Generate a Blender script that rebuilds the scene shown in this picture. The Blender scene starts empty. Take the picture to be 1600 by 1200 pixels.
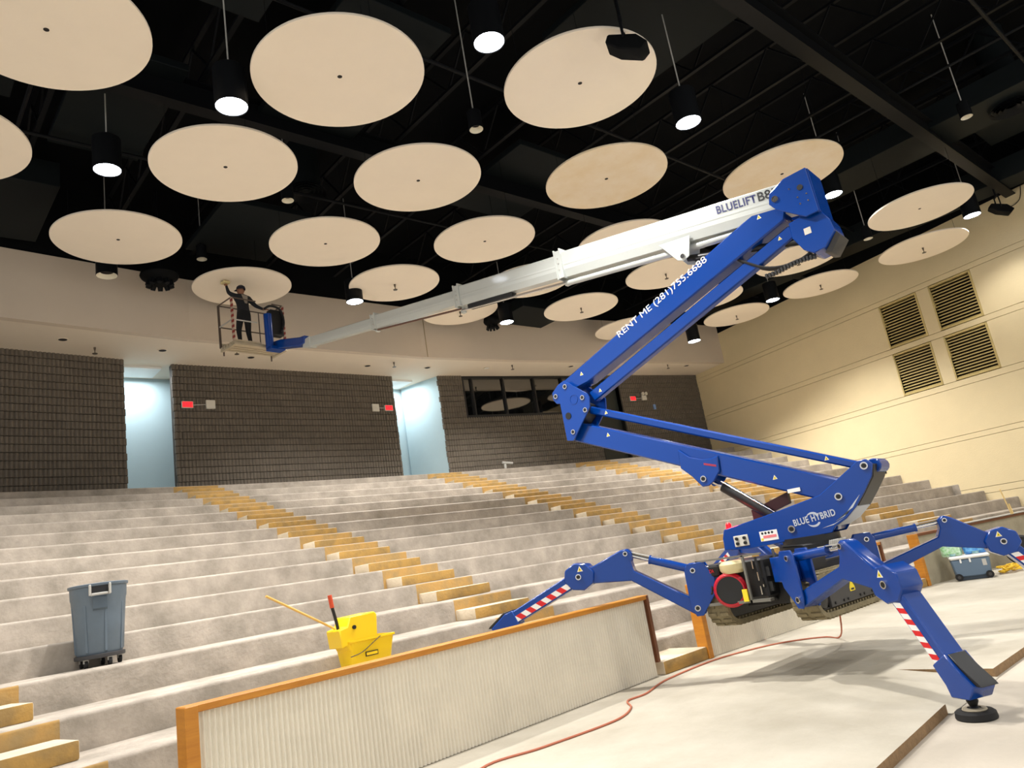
import bpy, bmesh, math, random
from mathutils import Vector, Matrix
random.seed(7)
R = math.radians
C = bpy.context.scene.collection
scene = bpy.context.scene

# ------------------------------------------------------------------ camera
H = 1.6
yaw, pitch, roll = 0.75146655, 0.24082129, -0.16379226
fw = Vector((math.sin(yaw)*math.cos(pitch), math.cos(yaw)*math.cos(pitch), math.sin(pitch)))
rt = Vector((math.cos(yaw), -math.sin(yaw), 0)); up = rt.cross(fw)
r2 = math.cos(roll)*rt + math.sin(roll)*up; u2 = -math.sin(roll)*rt + math.cos(roll)*up
cam = bpy.data.cameras.new('camera'); cam.sensor_width = 36; cam.lens = 36*1160.3/1600
cam.clip_start = 0.05; cam.clip_end = 200
camo = bpy.data.objects.new('camera', cam); C.objects.link(camo)
M = Matrix((r2, u2, -fw)).transposed().to_4x4(); M.translation = Vector((0, 0, H))
camo.matrix_world = M; scene.camera = camo

# ------------------------------------------------------------------ world, exposure
w = bpy.data.worlds.new('world'); scene.world = w; w.use_nodes = True
w.node_tree.nodes['Background'].inputs[0].default_value = (1.0, 0.985, 0.96, 1)
w.node_tree.nodes['Background'].inputs[1].default_value = 1.0
vs = scene.view_settings; vs.view_transform = 'Standard'; vs.look = 'None'; vs.gamma = 1
vs.exposure = 0.0; vs.use_curve_mapping = False
LAMP_W = 520          # watts of one lit pendant
CORRIDOR_W = 75

# ------------------------------------------------------------------ helpers
def lin(c):
    return tuple((v/12.92 if v <= .04045 else ((v+.055)/1.055)**2.4) for v in [x/255 for x in c])
MATS = {}
def mat(name, rgb, rough=.6, metal=0, noise=0, scale=3, bump=0, bscale=30, emit=0, rgb2=None, rnd=0, spec=None, coat=0, stretch=None):
    """procedural principled material; rgb in sRGB 0-255"""
    if name in MATS: return MATS[name]
    m = bpy.data.materials.new(name); m.use_nodes = True; MATS[name] = m
    nt = m.node_tree; b = nt.nodes['Principled BSDF']; N = nt.nodes.new; L = nt.links.new
    c = lin(rgb)+(1,)
    b.inputs['Base Color'].default_value = c; b.inputs['Roughness'].default_value = rough
    b.inputs['Metallic'].default_value = metal
    if spec is not None: b.inputs['Specular IOR Level'].default_value = spec
    if coat: b.inputs['Coat Weight'].default_value = coat; b.inputs['Coat Roughness'].default_value = .08
    if emit:
        b.inputs['Emission Color'].default_value = c; b.inputs['Emission Strength'].default_value = emit
    src = None
    if noise or bump:
        tc = N('ShaderNodeNewGeometry'); vec = tc.outputs['Position']
        if stretch:
            mp = N('ShaderNodeMapping'); mp.inputs['Scale'].default_value = stretch; L(vec, mp.inputs[0]); vec = mp.outputs[0]
    if noise:
        n = N('ShaderNodeTexNoise'); n.inputs['Scale'].default_value = scale; n.inputs['Detail'].default_value = 6; n.inputs['Roughness'].default_value = .65
        L(vec, n.inputs['Vector'])
        r = N('ShaderNodeValToRGB'); d = lin(rgb2) if rgb2 else tuple(x*(1-noise) for x in c[:3])
        r.color_ramp.elements[0].position = .32; r.color_ramp.elements[1].position = .68
        r.color_ramp.elements[0].color = d+(1,); r.color_ramp.elements[1].color = c
        L(n.outputs['Fac'], r.inputs[0]); src = r.outputs[0]
    if rnd:
        oi = N('ShaderNodeObjectInfo'); mr = N('ShaderNodeMapRange'); mr.inputs[3].default_value = 1-rnd; mr.inputs[4].default_value = 1+rnd
        L(oi.outputs['Random'], mr.inputs[0]); mx = N('ShaderNodeMix'); mx.data_type = 'RGBA'; mx.blend_type = 'MULTIPLY'; mx.inputs[0].default_value = 1
        if src: L(src, mx.inputs[6])
        else: mx.inputs[6].default_value = c
        L(mr.outputs[0], mx.inputs[7]); src = mx.outputs[2]
    if src: L(src, b.inputs['Base Color'])
    if bump:
        n2 = N('ShaderNodeTexNoise'); n2.inputs['Scale'].default_value = bscale; n2.inputs['Detail'].default_value = 4; L(vec, n2.inputs['Vector'])
        bp = N('ShaderNodeBump'); bp.inputs['Strength'].default_value = bump; bp.inputs['Distance'].default_value = .02
        L(n2.outputs['Fac'], bp.inputs['Height']); L(bp.outputs[0], b.inputs['Normal'])
    return m

def finish(bm, ang=.6, bev=0, seg=1):
    bmesh.ops.remove_doubles(bm, verts=bm.verts, dist=1e-5)
    bmesh.ops.recalc_face_normals(bm, faces=bm.faces)
    if bev:
        es = [e for e in bm.edges if len(e.link_faces) == 2 and e.calc_face_angle(0) > .7]
        bmesh.ops.bevel(bm, geom=es, offset=bev, segments=seg, affect='EDGES', profile=.6, clamp_overlap=True)
    for e in bm.edges:
        e.smooth = not (len(e.link_faces) == 2 and e.calc_face_angle(0) > ang)
    for f in bm.faces: f.smooth = True

def top_loc(o):
    while o.parent: o = o.parent
    return o.location.copy()
def obj(name, bm, m, parent=None, loc=None, bev=0, seg=1, kind=None, ang=.6):
    """bm is in world coordinates; stored relative to the thing's base"""
    finish(bm, ang, bev, seg)
    o0 = top_loc(parent) if parent else (Vector(loc) if loc else Vector((0, 0, 0)))
    for v in bm.verts: v.co -= o0
    me = bpy.data.meshes.new(name); bm.to_mesh(me); bm.free()
    ms = m if isinstance(m, (list, tuple)) else [m]
    for x in ms: me.materials.append(x)
    o = bpy.data.objects.new(name, me); C.objects.link(o)
    if parent: o.parent = parent
    elif loc: o.location = loc
    if kind: o['kind'] = kind
    return o
def thing(name, label, cat, loc=(0, 0, 0), group=None):
    o = bpy.data.objects.new(name, None); C.objects.link(o); o.location = loc; o.empty_display_size = .2
    o['label'] = label; o['category'] = cat
    if group: o['group'] = group
    return o
def tag(o, label, cat, group=None):
    o['label'] = label; o['category'] = cat
    if group: o['group'] = group
    return o
def struct_empty(name):
    o = bpy.data.objects.new(name, None); C.objects.link(o); o['kind'] = 'structure'; return o
def inst(name, me, parent, loc, rotz=0, rot=None):
    o = bpy.data.objects.new(name, me); C.objects.link(o); o.parent = parent; o.location = loc
    o.rotation_euler = rot if rot else (0, 0, rotz); return o
def dup(root, loc, label=None):
    """copy of a thing and of its parts and sub-parts"""
    r = root.copy(); C.objects.link(r); r.location = loc
    if label: r['label'] = label
    for ch in list(root.children):
        c = ch.copy(); C.objects.link(c); c.parent = r
        for g in list(ch.children):
            d = g.copy(); C.objects.link(d); d.parent = c
    return r
def BM(): return bmesh.new()

def face(bm, vs):
    try: return bm.faces.new(vs)
    except ValueError: return None
def box(bm, x0, x1, y0, y1, z0, z1, fr=None):
    P = [(x, y, z) for z in (z0, z1) for y in (y0, y1) for x in (x0, x1)]
    if fr: P = [fr(*p) for p in P]
    v = [bm.verts.new(p) for p in P]
    for f in ((0, 1, 3, 2), (4, 6, 7, 5), (0, 4, 5, 1), (2, 3, 7, 6), (0, 2, 6, 4), (1, 5, 7, 3)): face(bm, [v[i] for i in f])
    return v
def prism(bm, fr, poly, t0, t1):
    a = [bm.verts.new(fr(s, t0, z)) for s, z in poly]; b = [bm.verts.new(fr(s, t1, z)) for s, z in poly]
    n = len(poly); face(bm, a); face(bm, b[::-1])
    for i in range(n): face(bm, [a[i], b[i], b[(i+1) % n], a[(i+1) % n]])
def ring(bm, c, ax, r, n, ph=0):
    ax = Vector(ax).normalized(); t = Vector((0, 0, 1)) if abs(ax.z) < .9 else Vector((1, 0, 0))
    u = ax.cross(t).normalized(); v = ax.cross(u)
    return [bm.verts.new(Vector(c) + r*(math.cos(2*math.pi*k/n+ph)*u + math.sin(2*math.pi*k/n+ph)*v)) for k in range(n)]
def bridge(bm, A, B):
    n = len(A)
    for k in range(n): face(bm, [A[k], A[(k+1) % n], B[(k+1) % n], B[k]])
def cyl(bm, p0, p1, r0, r1=None, n=16, caps=True):
    r1 = r0 if r1 is None else r1; ax = Vector(p1)-Vector(p0)
    A = ring(bm, p0, ax, r0, n); B = ring(bm, p1, ax, r1, n); bridge(bm, A, B)
    if caps: face(bm, A[::-1]); face(bm, B)
def lathe(bm, c, prof, n=24, ax=(0, 0, 1), close=True):
    c = Vector(c); ax = Vector(ax).normalized(); rings = []
    for r, z in prof: rings.append(ring(bm, c+ax*z, ax, max(r, 1e-4), n))
    for a, b in zip(rings, rings[1:]): bridge(bm, a, b)
    if close: face(bm, rings[0][::-1]); face(bm, rings[-1])
def tube(bm, pts, r, n=8):
    pts = [Vector(p) for p in pts]; rings = []
    for i, p in enumerate(pts):
        d = pts[min(i+1, len(pts)-1)]-pts[max(i-1, 0)]
        rings.append(ring(bm, p, d, r, n))
    for a, b in zip(rings, rings[1:]): bridge(bm, a, b)
    face(bm, rings[0][::-1]); face(bm, rings[-1])
def spline(pts, k=6):
    pts = [Vector(p) for p in pts]; out = []
    for i in range(len(pts)-1):
        p0, p1, p2, p3 = pts[max(i-1, 0)], pts[i], pts[i+1], pts[min(i+2, len(pts)-1)]
        for j in range(k):
            t = j/k
            out.append(.5*((2*p1)+(-p0+p2)*t+(2*p0-5*p1+4*p2-p3)*t*t+(-p0+3*p1-3*p2+p3)*t**3))
    out.append(pts[-1]); return out
def beam(bm, a, b, wd, ht, upv=(0, 0, 1)):
    a = Vector(a); b = Vector(b); d = (b-a).normalized(); s = d.cross(Vector(upv))
    s = s.normalized() if s.length > 1e-4 else Vector((1, 0, 0)); n = s.cross(d)
    vs = []
    for p in (a, b):
        for i, j in ((-1, -1), (1, -1), (1, 1), (-1, 1)): vs.append(bm.verts.new(p+s*wd/2*i+n*ht/2*j))
    face(bm, vs[3::-1]); face(bm, vs[4:])
    for k in range(4): face(bm, [vs[k], vs[(k+1) % 4], vs[4+(k+1) % 4], vs[4+k]])
class Frame:
    """vertical plane: s along heading, t to its right, z up"""
    def __init__(f, o, hd): f.o = Vector((o[0], o[1], 0)); h = R(hd); f.u = Vector((math.sin(h), math.cos(h), 0)); f.r = Vector((math.cos(h), -math.sin(h), 0))
    def __call__(f, s, t, z): return f.o + f.u*s + f.r*t + Vector((0, 0, z))
def text(name, body, org, xd, yd, width, m, parent, height=None, depth=.003, bold=0, shear=0):
    cu = bpy.data.curves.new(name, 'FONT'); cu.body = body; cu.size = 1; cu.extrude = 0; cu.offset = bold; cu.shear = shear; cu.space_character = 1.0+bold*3
    to = bpy.data.objects.new(name, cu); C.objects.link(to); dg = bpy.context.evaluated_depsgraph_get()
    me = bpy.data.meshes.new_from_object(to.evaluated_get(dg)); bpy.data.objects.remove(to)
    xs = [v.co.x for v in me.vertices]; ys = [v.co.y for v in me.vertices]
    x0, sx = min(xs), width/(max(xs)-min(xs)); sy = sx if not height else height/(max(ys)-min(ys)); y0 = min(ys)
    org = Vector(org); xd = Vector(xd).normalized(); yd = Vector(yd).normalized(); nn = xd.cross(yd)
    o0 = top_loc(parent)
    for v in me.vertices: v.co = org + xd*(v.co.x-x0)*sx + yd*(v.co.y-y0)*sy + nn*depth - o0
    me.materials.clear(); me.materials.append(m)
    o = bpy.data.objects.new(name, me); C.objects.link(o); o.parent = parent; return o

# ------------------------------------------------------------------ materials
m_floor = mat('floor_concrete', (186, 179, 163), .7, noise=.16, scale=.9, bump=.25, bscale=14, rgb2=(166, 158, 141))
m_lowfloor = mat('floor_low', (190, 180, 164), .7, noise=.15, scale=1.3, bump=.2, bscale=20)
m_edge = mat('floor_edge', (150, 120, 84), .85, noise=.35, scale=14, bump=.5, bscale=40)
m_black = mat('black_paint', (9, 11, 13), .75, noise=.4, scale=2, spec=.12)
m_deck = mat('roof_deck_black', (7, 9, 12), .8, noise=.5, scale=.8, spec=.1)
m_steel = mat('black_steel', (12, 14, 17), .5, spec=.15)
m_duct = mat('black_duct', (19, 25, 27), .6, noise=.3, scale=.6, spec=.15)
m_disc = mat('disc_cream', (238, 226, 208), .85, noise=.03, scale=1.6)
m_discstain = mat('disc_stained', (232, 218, 196), .85, noise=.1, scale=1.7, rgb2=(224, 204, 170))
m_hole = mat('dark_hole', (30, 26, 24), .9)
m_soffit = mat('soffit_white', (226, 214, 196), .85, noise=.03, scale=2)
m_fascia = mat('fascia_beige', (206, 192, 174), .85, noise=.04, scale=.7)
m_cream = mat('cream_block_paint', (222, 205, 164), .6, noise=.05, scale=1.2, bump=.25, bscale=26)
m_joint = mat('cream_joint', (150, 134, 100), .9)
m_block = mat('fluted_block_brown', (108, 99, 87), .8, noise=.2, scale=5, rnd=.07, bump=.4, bscale=60)
m_mortar = mat('mortar_dark', (52, 47, 41), .9, noise=.2, scale=9)
m_pale = mat('pale_blue_paint', (190, 214, 222), .7, noise=.03, scale=3)
m_wood = mat('orange_wood', (196, 130, 36), .5, noise=.25, scale=3, stretch=(1, 1, 8), rgb2=(176, 110, 24))
m_wood2 = mat('dark_wood', (112, 62, 28), .5, noise=.3, scale=5)
m_corr = mat('corrugated_cream', (228, 220, 202), .6, noise=.1, scale=2.5)
m_concwall = mat('concrete_low_wall', (176, 166, 142), .85, noise=.25, scale=2.2, bump=.2)
m_blue = mat('lift_blue', (0, 57, 138), .24, coat=.2, spec=.45)
m_white = mat('lift_white', (188, 192, 188), .32, coat=.4)
m_chrome = mat('chrome', (215, 215, 215), .15, metal=1)
m_mblack = mat('machine_black', (16, 16, 17), .45)
m_rubber = mat('rubber_black', (24, 23, 23), .8)
m_red = mat('engine_red', (176, 16, 34), .35)
m_track = mat('track_dusty', (138, 126, 96), .9, noise=.35, scale=9, bump=.5, bscale=40)
m_grey = mat('dark_grey_cover', (62, 60, 58), .6)
m_lgrey = mat('light_grey', (182, 180, 174), .5)
m_wht = mat('white_print', (232, 232, 228), .6)
m_redp = mat('red_print', (206, 24, 28), .6)
m_yel = mat('yellow_plastic', (246, 204, 0), .4)
m_yelp = mat('yellow_print', (236, 210, 40), .6)
m_navy = mat('navy_print', (14, 24, 92), .5)
m_blk = mat('black_print', (18, 18, 20), .6)
m_silver = mat('silver_print', (182, 190, 200), .4)
m_bin = mat('grey_bin_plastic', (96, 110, 122), .55, noise=.1, scale=7)
m_alu = mat('aluminium_deck', (186, 172, 146), .5, noise=.15, scale=8)
m_orange = mat('orange_cord', (178, 104, 78), .6)
m_tan = None

def concrete_aisle(name, base, base2, tan, tan2, use_mask):
    """worn concrete; the risers inside the aisles carry tan paint"""
    m = mat(name, base, .9, noise=.2, scale=2.1, rgb2=base2, bump=.35, bscale=22)
    nt = m.node_tree; N = nt.nodes.new; L = nt.links.new; b = nt.nodes['Principled BSDF']
    old = b.inputs['Base Color'].links[0].from_socket
    g = N('ShaderNodeNewGeometry'); sx = N('ShaderNodeSeparateXYZ'); L(g.outputs['Position'], sx.inputs[0])
    sn = N('ShaderNodeSeparateXYZ'); L(g.outputs['True Normal'], sn.inputs[0])
    def math_(op, a, c):
        n = N('ShaderNodeMath'); n.operation = op
        for i, q in enumerate((a, c)):
            if hasattr(q, 'is_linked'): L(q, n.inputs[i])
            else: n.inputs[i].default_value = q
        return n.outputs[0]
    front = math_('LESS_THAN', sn.outputs[1], -.6)
    if use_mask:
        tot = None
        for x0, k, hw in AISLES:
            c = math_('ADD', math_('MULTIPLY', sx.outputs[1], k), x0)
            q = math_('LESS_THAN', math_('ABSOLUTE', math_('SUBTRACT', sx.outputs[0], c), 0), hw)
            tot = q if tot is None else math_('MAXIMUM', tot, q)
        fac = math_('MULTIPLY', front, tot)
    else: fac = front
    n = N('ShaderNodeTexNoise'); n.inputs['Scale'].default_value = 5; n.inputs['Detail'].default_value = 5; L(g.outputs['Position'], n.inputs['Vector'])
    r = N('ShaderNodeValToRGB'); r.color_ramp.elements[0].color = lin(tan2)+(1,); r.color_ramp.elements[1].color = lin(tan)+(1,)
    r.color_ramp.elements[0].position = .35; r.color_ramp.elements[1].position = .6; L(n.outputs['Fac'], r.inputs[0])
    mx = N('ShaderNodeMix'); mx.data_type = 'RGBA'; L(fac, mx.inputs[0]); L(old, mx.inputs[6]); L(r.outputs[0], mx.inputs[7]); L(mx.outputs[2], b.inputs['Base Color'])
    return m
AISLES = [(2.14, -.2, .95), (7.98, -.043, .60), (14.9, .02, .68), (21.7, 0, .8)]    # x at y=0, drift per metre of y, half width
m_tier = concrete_aisle('tier_concrete', (180, 169, 156), (140, 132, 120), (172, 136, 78), (150, 126, 84), True)
m_step = concrete_aisle('aisle_step_concrete', (214, 200, 176), (190, 174, 148), (178, 140, 74), (150, 122, 74), False)

# ------------------------------------------------------------------ room shell
def wallx(y): return 28.75 + .2199*(y-18.57)          # the cream side wall
# floor with the ramp notch in its front edge, lower floor in front
fl = struct_empty('floor')
bm = BM()
E0 = [(-12, 2.55), (5.0, 2.58), (6.7, 2.73), (6.7, 3.65), (8.05, 3.65), (8.05, 2.77), (30, 3.0), (30, 9.0), (-12, 9.0)]
va = [bm.verts.new((x, y, 0)) for x, y in E0]; face(bm, va)
rp = [bm.verts.new(p) for p in ((6.7, 2.70, -.075), (8.05, 2.74, -.075), (8.05, 3.65, 0), (6.7, 3.65, 0))]; face(bm, rp)
obj('upper_slab', bm, m_floor, fl)
bm = BM()
for a, b in zip(E0[:6], E0[1:7]):
    v = [bm.verts.new(p) for p in ((a[0], a[1], -.08), (b[0], b[1], -.08), (b[0], b[1], 0), (a[0], a[1], 0))]; face(bm, v)
obj('slab_edge', bm, m_edge, fl)
bm = BM(); v = [bm.verts.new(p) for p in ((-12, -7, -.08), (30, -7, -.08), (30, 3.7, -.08), (-12, 3.7, -.08))]; face(bm, v)
obj('lower_slab', bm, m_lowfloor, fl)

RP = [(-9, 5.4), (1.93, 6.15), (4.2, 6.22), (7.82, 6.5), (8.85, 6.5), (11, 6.45), (14.4, 6.25), (15.7, 6.12), (18.4, 5.6), (25.7, 4.15)]
def rail_y(X):
    for (x0, y0), (x1, y1) in zip(RP, RP[1:]):
        if X <= x1: return y0+(y1-y0)*(X-x0)/(x1-x0)
    return RP[-1][1]
# seating tiers: gently curved concrete rows
def arc(a, X): return a-(X-9.8)**2/104
NT = range(-2, 14)
def tier_a(i): return 7.12 if i == -2 else 8.4+.95*i+(4.1+.45*i-9.8)**2/104 if i >= -1 else 0
def tier_z(i): return .33 if i == -2 else .97+.32*i
tiers = struct_empty('seating_tiers')
for i in NT:
    bm = BM(); rows = []
    X = -8.0
    xs = []
    while X < 29.5: xs.append(X); X += .75
    for X in xs:
        y0 = arc(tier_a(i), X); z = tier_z(i); zb = 0 if i < 0 else tier_z(i-1)-.04
        y1 = arc(tier_a(i+1), X)+.12 if i < 13 else 25.0
        if i == -2: z -= 0
        rad = .035
        prof = [(y0, zb), (y0, z-rad)]+[(y0+rad-rad*math.cos(q), z-rad+rad*math.sin(q)) for q in (.4, .8, 1.2)]+[(y0+rad, z), (y1, z), (y1, zb)]
        rows.append([bm.verts.new((X if X < wallx(y) else wallx(y)+.02, y, zz)) for y, zz in prof])
    for a, b in zip(rows, rows[1:]):
        for k in range(len(a)): face(bm, [a[k], b[k], b[(k+1) % len(a)], a[(k+1) % len(a)]])
    face(bm, rows[0]); face(bm, rows[-1][::-1])
    if i == -2:   # landing behind the rail
        pass
    obj('tier', bm, m_tier, tiers, ang=1.0)
# half steps of the aisles
bm = BM(); box(bm, -.5, .5, 0, .47, 0, .16); finish(bm, .9, .02, 2)
me_step = bpy.data.meshes.new('aisle_step'); bm.to_mesh(me_step); bm.free(); me_step.materials.append(m_step)
for x0, k, hw in AISLES:
    for i in range(-1, 13):
        yy = tier_a(i+1); xc = x0+k*yy
        y0 = arc(tier_a(i+1), xc)-.46; xc = x0+k*y0
        o = inst('aisle_step', me_step, tiers, (xc+random.uniform(-.03, .03), y0, tier_z(i)), math.atan(-(xc-9.8)/52))
        o.scale = (2*hw*.95, 1, 1)
# a step up from the floor in each gap of the rail
for xc, wd in ((8.36, 1.0), (15.08, 1.24)):
    o = inst('aisle_step', me_step, tiers, (xc, rail_y(xc)-.02, 0), math.atan(-(xc-9.8)/52)); o.scale = (wd, 1.6, 1.02)

# fluted brown block walls at the back
def block_mesh(wd, name):
    bm = BM(); n = max(1, round(wd/.1)); st = (wd-.008)/n; prof = [(-wd/2+.001, .07), (-wd/2+.001, .003)]
    x = -wd/2+.004
    for k in range(n):
        prof += [(x+.10*st, 0.0), (x+.24*st, -.028), (x+.5*st, -.036), (x+.76*st, -.028), (x+.90*st, 0.0)]; x += st
    prof += [(wd/2-.001, .003), (wd/2-.001, .07)]
    a = [bm.verts.new((x, y, .009)) for x, y in prof]; b = [bm.verts.new((x, y, .194)) for x, y in prof]
    for k in range(len(prof)-1): face(bm, [a[k], a[k+1], b[k+1], b[k]])
    face(bm, b); face(bm, a[::-1])
    finish(bm, .9); me = bpy.data.meshes.new(name); bm.to_mesh(me); bm.free(); me.materials.append(m_block); return me
me_blk = block_mesh(.4064, 'block'); me_half = block_mesh(.2032, 'half_block')
Z0, Z1, CH = 5.13, 8.75, .2032
def block_wall(name, p0, p1, holes=(), thick=.25):
    """wall from p0 to p1 (plan), front on the room side; holes: (d0,d1,z0,z1)"""
    p0 = Vector((p0[0], p0[1], 0)); p1 = Vector((p1[0], p1[1], 0)); d = (p1-p0); Ln = d.length; d.normalize(); nrm = Vector((d.y, -d.x, 0)); rz = math.atan2(d.y, d.x)
    root = struct_empty(name)
    fr = lambda a, t, z: p0+d*a-nrm*t+Vector((0, 0, z))
    bm = BM(); xs = sorted({0, Ln} | {h[0] for h in holes} | {h[1] for h in holes}); zs = sorted({Z0-.3, Z1+.02} | {h[2] for h in holes} | {h[3] for h in holes})
    for xa, xb in zip(xs, xs[1:]):
        for za, zb in zip(zs, zs[1:]):
            if any(h[0]-.01 <= xa and xb <= h[1]+.01 and h[2]-.01 <= za and zb <= h[3]+.01 for h in holes): continue
            box(bm, xa+.01*(xa == 0), xb-.01*(xb == Ln), .04, thick, za, zb, fr)
    obj('mortar_core', bm, m_mortar, root)
    cnt = 0; rest = BM(); row = 0; z = Z0
    cand = []
    while z < Z1-.05:
        hs = sorted((h[0], h[1]) for h in holes if h[2] < z+.12 and h[3] > z+.08); segs = []; a = 0
        for h in hs: segs.append((a, h[0])); a = h[1]
        segs.append((a, Ln))
        for a, b in segs:
            p = a; first = row % 2
            while p < b-.02:
                wd = .2032 if first else .4064; first = 0
                if p+wd > b-.08: wd = b-p
                cand.append((p+wd/2, z, me_blk if wd > .27 else me_half, wd/(.4064 if wd > .27 else .2032))); p += wd
        row += 1; z += CH
    cand.sort(key=lambda q: q[0] if name != 'wall_back_left' else -q[0])
    for n, (c, z, me, sc) in enumerate(cand):
        edge = c < .3 or c > Ln-.3
        loc = fr(c+(random.uniform(-.012, .012) if edge else 0), random.uniform(-.003, .003), z)
        if n < 300: inst('block', me, root, loc, rz).scale.x = sc
        else:
            q = BM(); q.from_mesh(me); bmesh.ops.transform(q, matrix=Matrix.Translation(loc) @ Matrix.Rotation(rz, 4, 'Z') @ Matrix.Diagonal((sc, 1, 1, 1)), verts=q.verts)
            tmp = bpy.data.meshes.new('t'); q.to_mesh(tmp); q.free(); rest.from_mesh(tmp); bpy.data.meshes.remove(tmp)
    if rest.verts:
        o = obj('blocks', rest, m_block, root); o['kind'] = 'stuff'
    else: rest.free()
    return root, fr, d, nrm
wl = block_wall('wall_back_left', (-1.6, 20.23), (5.49, 21.04))
wc = block_wall('wall_back', (6.78, 21.2), (14.15, 21.2))
BH = (1.0, 6.35, 7.12, 8.72); DH = (7.0, 8.45, 5.0, 8.62)
wb = block_wall('wall_booth', (15.84, 20.84), (28.75, 18.56), holes=(BH, DH))
# return (end) faces of the openings are the wall cores; corridors behind
bm = BM()
def quad(bm, *p): face(bm, [bm.verts.new(q) for q in p])
def slab(bm, a, b, z0, z1, th=.15):
    a = Vector(a); b = Vector(b); d = (b-a).normalized(); n = Vector((d.y, -d.x, 0))*th
    v = [bm.verts.new(Vector((p.x, p.y, z))) for z in (z0, z1) for p in (a, b, b-n, a-n)]
    for f in ((0, 1, 2, 3), (4, 7, 6, 5), (0, 4, 5, 1), (1, 5, 6, 2), (2, 6, 7, 3), (3, 7, 4, 0)): face(bm, [v[i] for i in f])
slab(bm, (4.2, 22.68, 0), (15.6, 22.68, 0), 5.0, 8.78)
o = obj('wall_corridor', bm, m_pale, kind='structure')
bm = BM(); slab(bm, (15.42, 22.6, 0), (15.86, 20.86, 0), 5.0, 8.78, .2); obj('wall_corridor_side', bm, m_pale, kind='structure')
bm = BM(); slab(bm, (4.2, 21.0, 0), (4.2, 22.7, 0), 5.0, 8.78); obj('wall_corridor_end', bm, m_pale, kind='structure')

# soffit slab over the back, fascia above its edge
SOF = [(-2.5, 18.05), (6.6, 19.05), (14.0, 19.0), (17.6, 18.6), (28.4, 16.72)]
bm = BM()
lo = [bm.verts.new((x, y+.06, 8.752)) for x, y in SOF]+[bm.verts.new((29.5, 18.3, 8.75)), bm.verts.new((29.0, 24, 8.75)), bm.verts.new((-2.5, 24, 8.75))]
hi = [bm.verts.new((v.co.x, v.co.y, 8.95)) for v in lo]; n = len(lo)
face(bm, lo[::-1]); face(bm, hi)
for k in range(n): face(bm, [lo[k], lo[(k+1) % n], hi[(k+1) % n], hi[k]])
obj('ceiling_soffit', bm, m_soffit, kind='structure')
fas = struct_empty('wall_fascia')
joints = []
for (a, b) in zip(SOF, SOF[1:]):
    bm = BM(); slab(bm, (a[0], a[1], 0), (b[0], b[1], 0), 8.75, 10.45, .2); obj('fascia_panel', bm, m_fascia, fas)
    bm = BM(); slab(bm, (a[0], a[1]+.03, 0), (b[0], b[1]+.03, 0), 10.45, 12.3, .2); obj('black_upper_panel', bm, m_black, fas)
bm = BM(); slab(bm, (14.16, 18.975, 0), (14.185, 18.972, 0), 8.76, 10.3, .02); obj('panel_joint', bm, m_joint, fas)

# cream block side wall in scored courses, openings for the vents
wr = struct_empty('wall_right')
frW = Frame((wallx(18.57), 18.57), 12.4)        # s back along the wall, t outward
def Ws(y): return (y-18.57)/math.cos(R(12.4))
VY = [(6.27, 7.64), (8.06, 9.43)]; VZ = [(5.10, 6.60), (6.79, 8.35)]
bm = BM()
xs = [Ws(-7), Ws(VY[0][0]), Ws(VY[0][1]), Ws(VY[1][0]), Ws(VY[1][1]), Ws(19.2)]
box(bm, xs[0], xs[-1], .25, .4, -.1, 10.2, lambda s, t, z: frW(s, t, z))
obj('wall_core', bm, m_joint, wr)
zc = [-.1, 1.51, 1.71, 3.23, 3.40, 4.90, 5.10, 6.60, 6.79, 8.35, 8.53, 10.1]
for za, zb in zip(zc, zc[1:]):
    vent = (za, zb) in VZ
    segs = [(xs[0], xs[-1])] if not vent else [(xs[0], xs[1]), (xs[2], xs[3]), (xs[4], xs[5])]
    for a, b in segs:
        bm = BM(); box(bm, a+.002, b-.002, 0, .26, za+.006, zb-.006, lambda s, t, z: frW(s, t, z)); obj('block_course', bm, m_cream, wr, bev=.004)
bm = BM(); box(bm, xs[0], xs[-1], .0, .3, 10.1, 12.3, lambda s, t, z: frW(s, t, z)); obj('black_upper_band', bm, m_black, wr)

# roof: black deck, girders, joists, ducts
cl = struct_empty('ceiling')
bm = BM(); box(bm, -12, 33, -7, 24, 12.3, 12.45); obj('roof_deck', bm, m_deck, cl)
def ibeam(bm, a, b, h, wd):
    a = Vector(a); b = Vector(b); z = Vector((0, 0, h/2))
    beam(bm, a, b, .02, h); beam(bm, a+z, b+z, wd, .03); beam(bm, a-z, b-z, wd, .03)
for y, z in ((4.55, 10.2), (-2.5, 10.3), (11.8, 10.7)):
    bm = BM(); ibeam(bm, (-12, y, z), (30, y, z), .5, .28); obj('girder', bm, m_steel, cl)
def joist(X, y0=-6, y1=18.6, zt=11.9, zb=11.0):
    bm = BM(); ztf = lambda y: zt; 
    beam(bm, (X, y0, zt), (X, y1, zt), .09, .06); beam(bm, (X, y0, zb), (X, y1, zb), .09, .06)
    y = y0; k = 0
    while y < y1-.6:
        beam(bm, (X, y, zb if k % 2 else zt), (X, y+.75, zt if k % 2 else zb), .035, .035); y += .75; k += 1
    return obj('bar_joist', bm, m_steel, cl)
for k in range(16): joist(-6+k*2.1)
for k, (p0, p1) in enumerate([((-9, 14.2, 10.75), (30, 14.2, 10.75)), ((-9, 8.6, 10.4), (26, 8.6, 10.4)), ((2, -4, 10.5), (2, 18, 10.6)), ((17.3, -4, 10.4), (17.3, 17.5, 10.6)), ((10, 2.2, 10.1), (30, 2.2, 10.1))]):
    bm = BM(); cyl(bm, p0, p1, .035, n=8); obj('conduit', bm, m_steel, cl)
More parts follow.
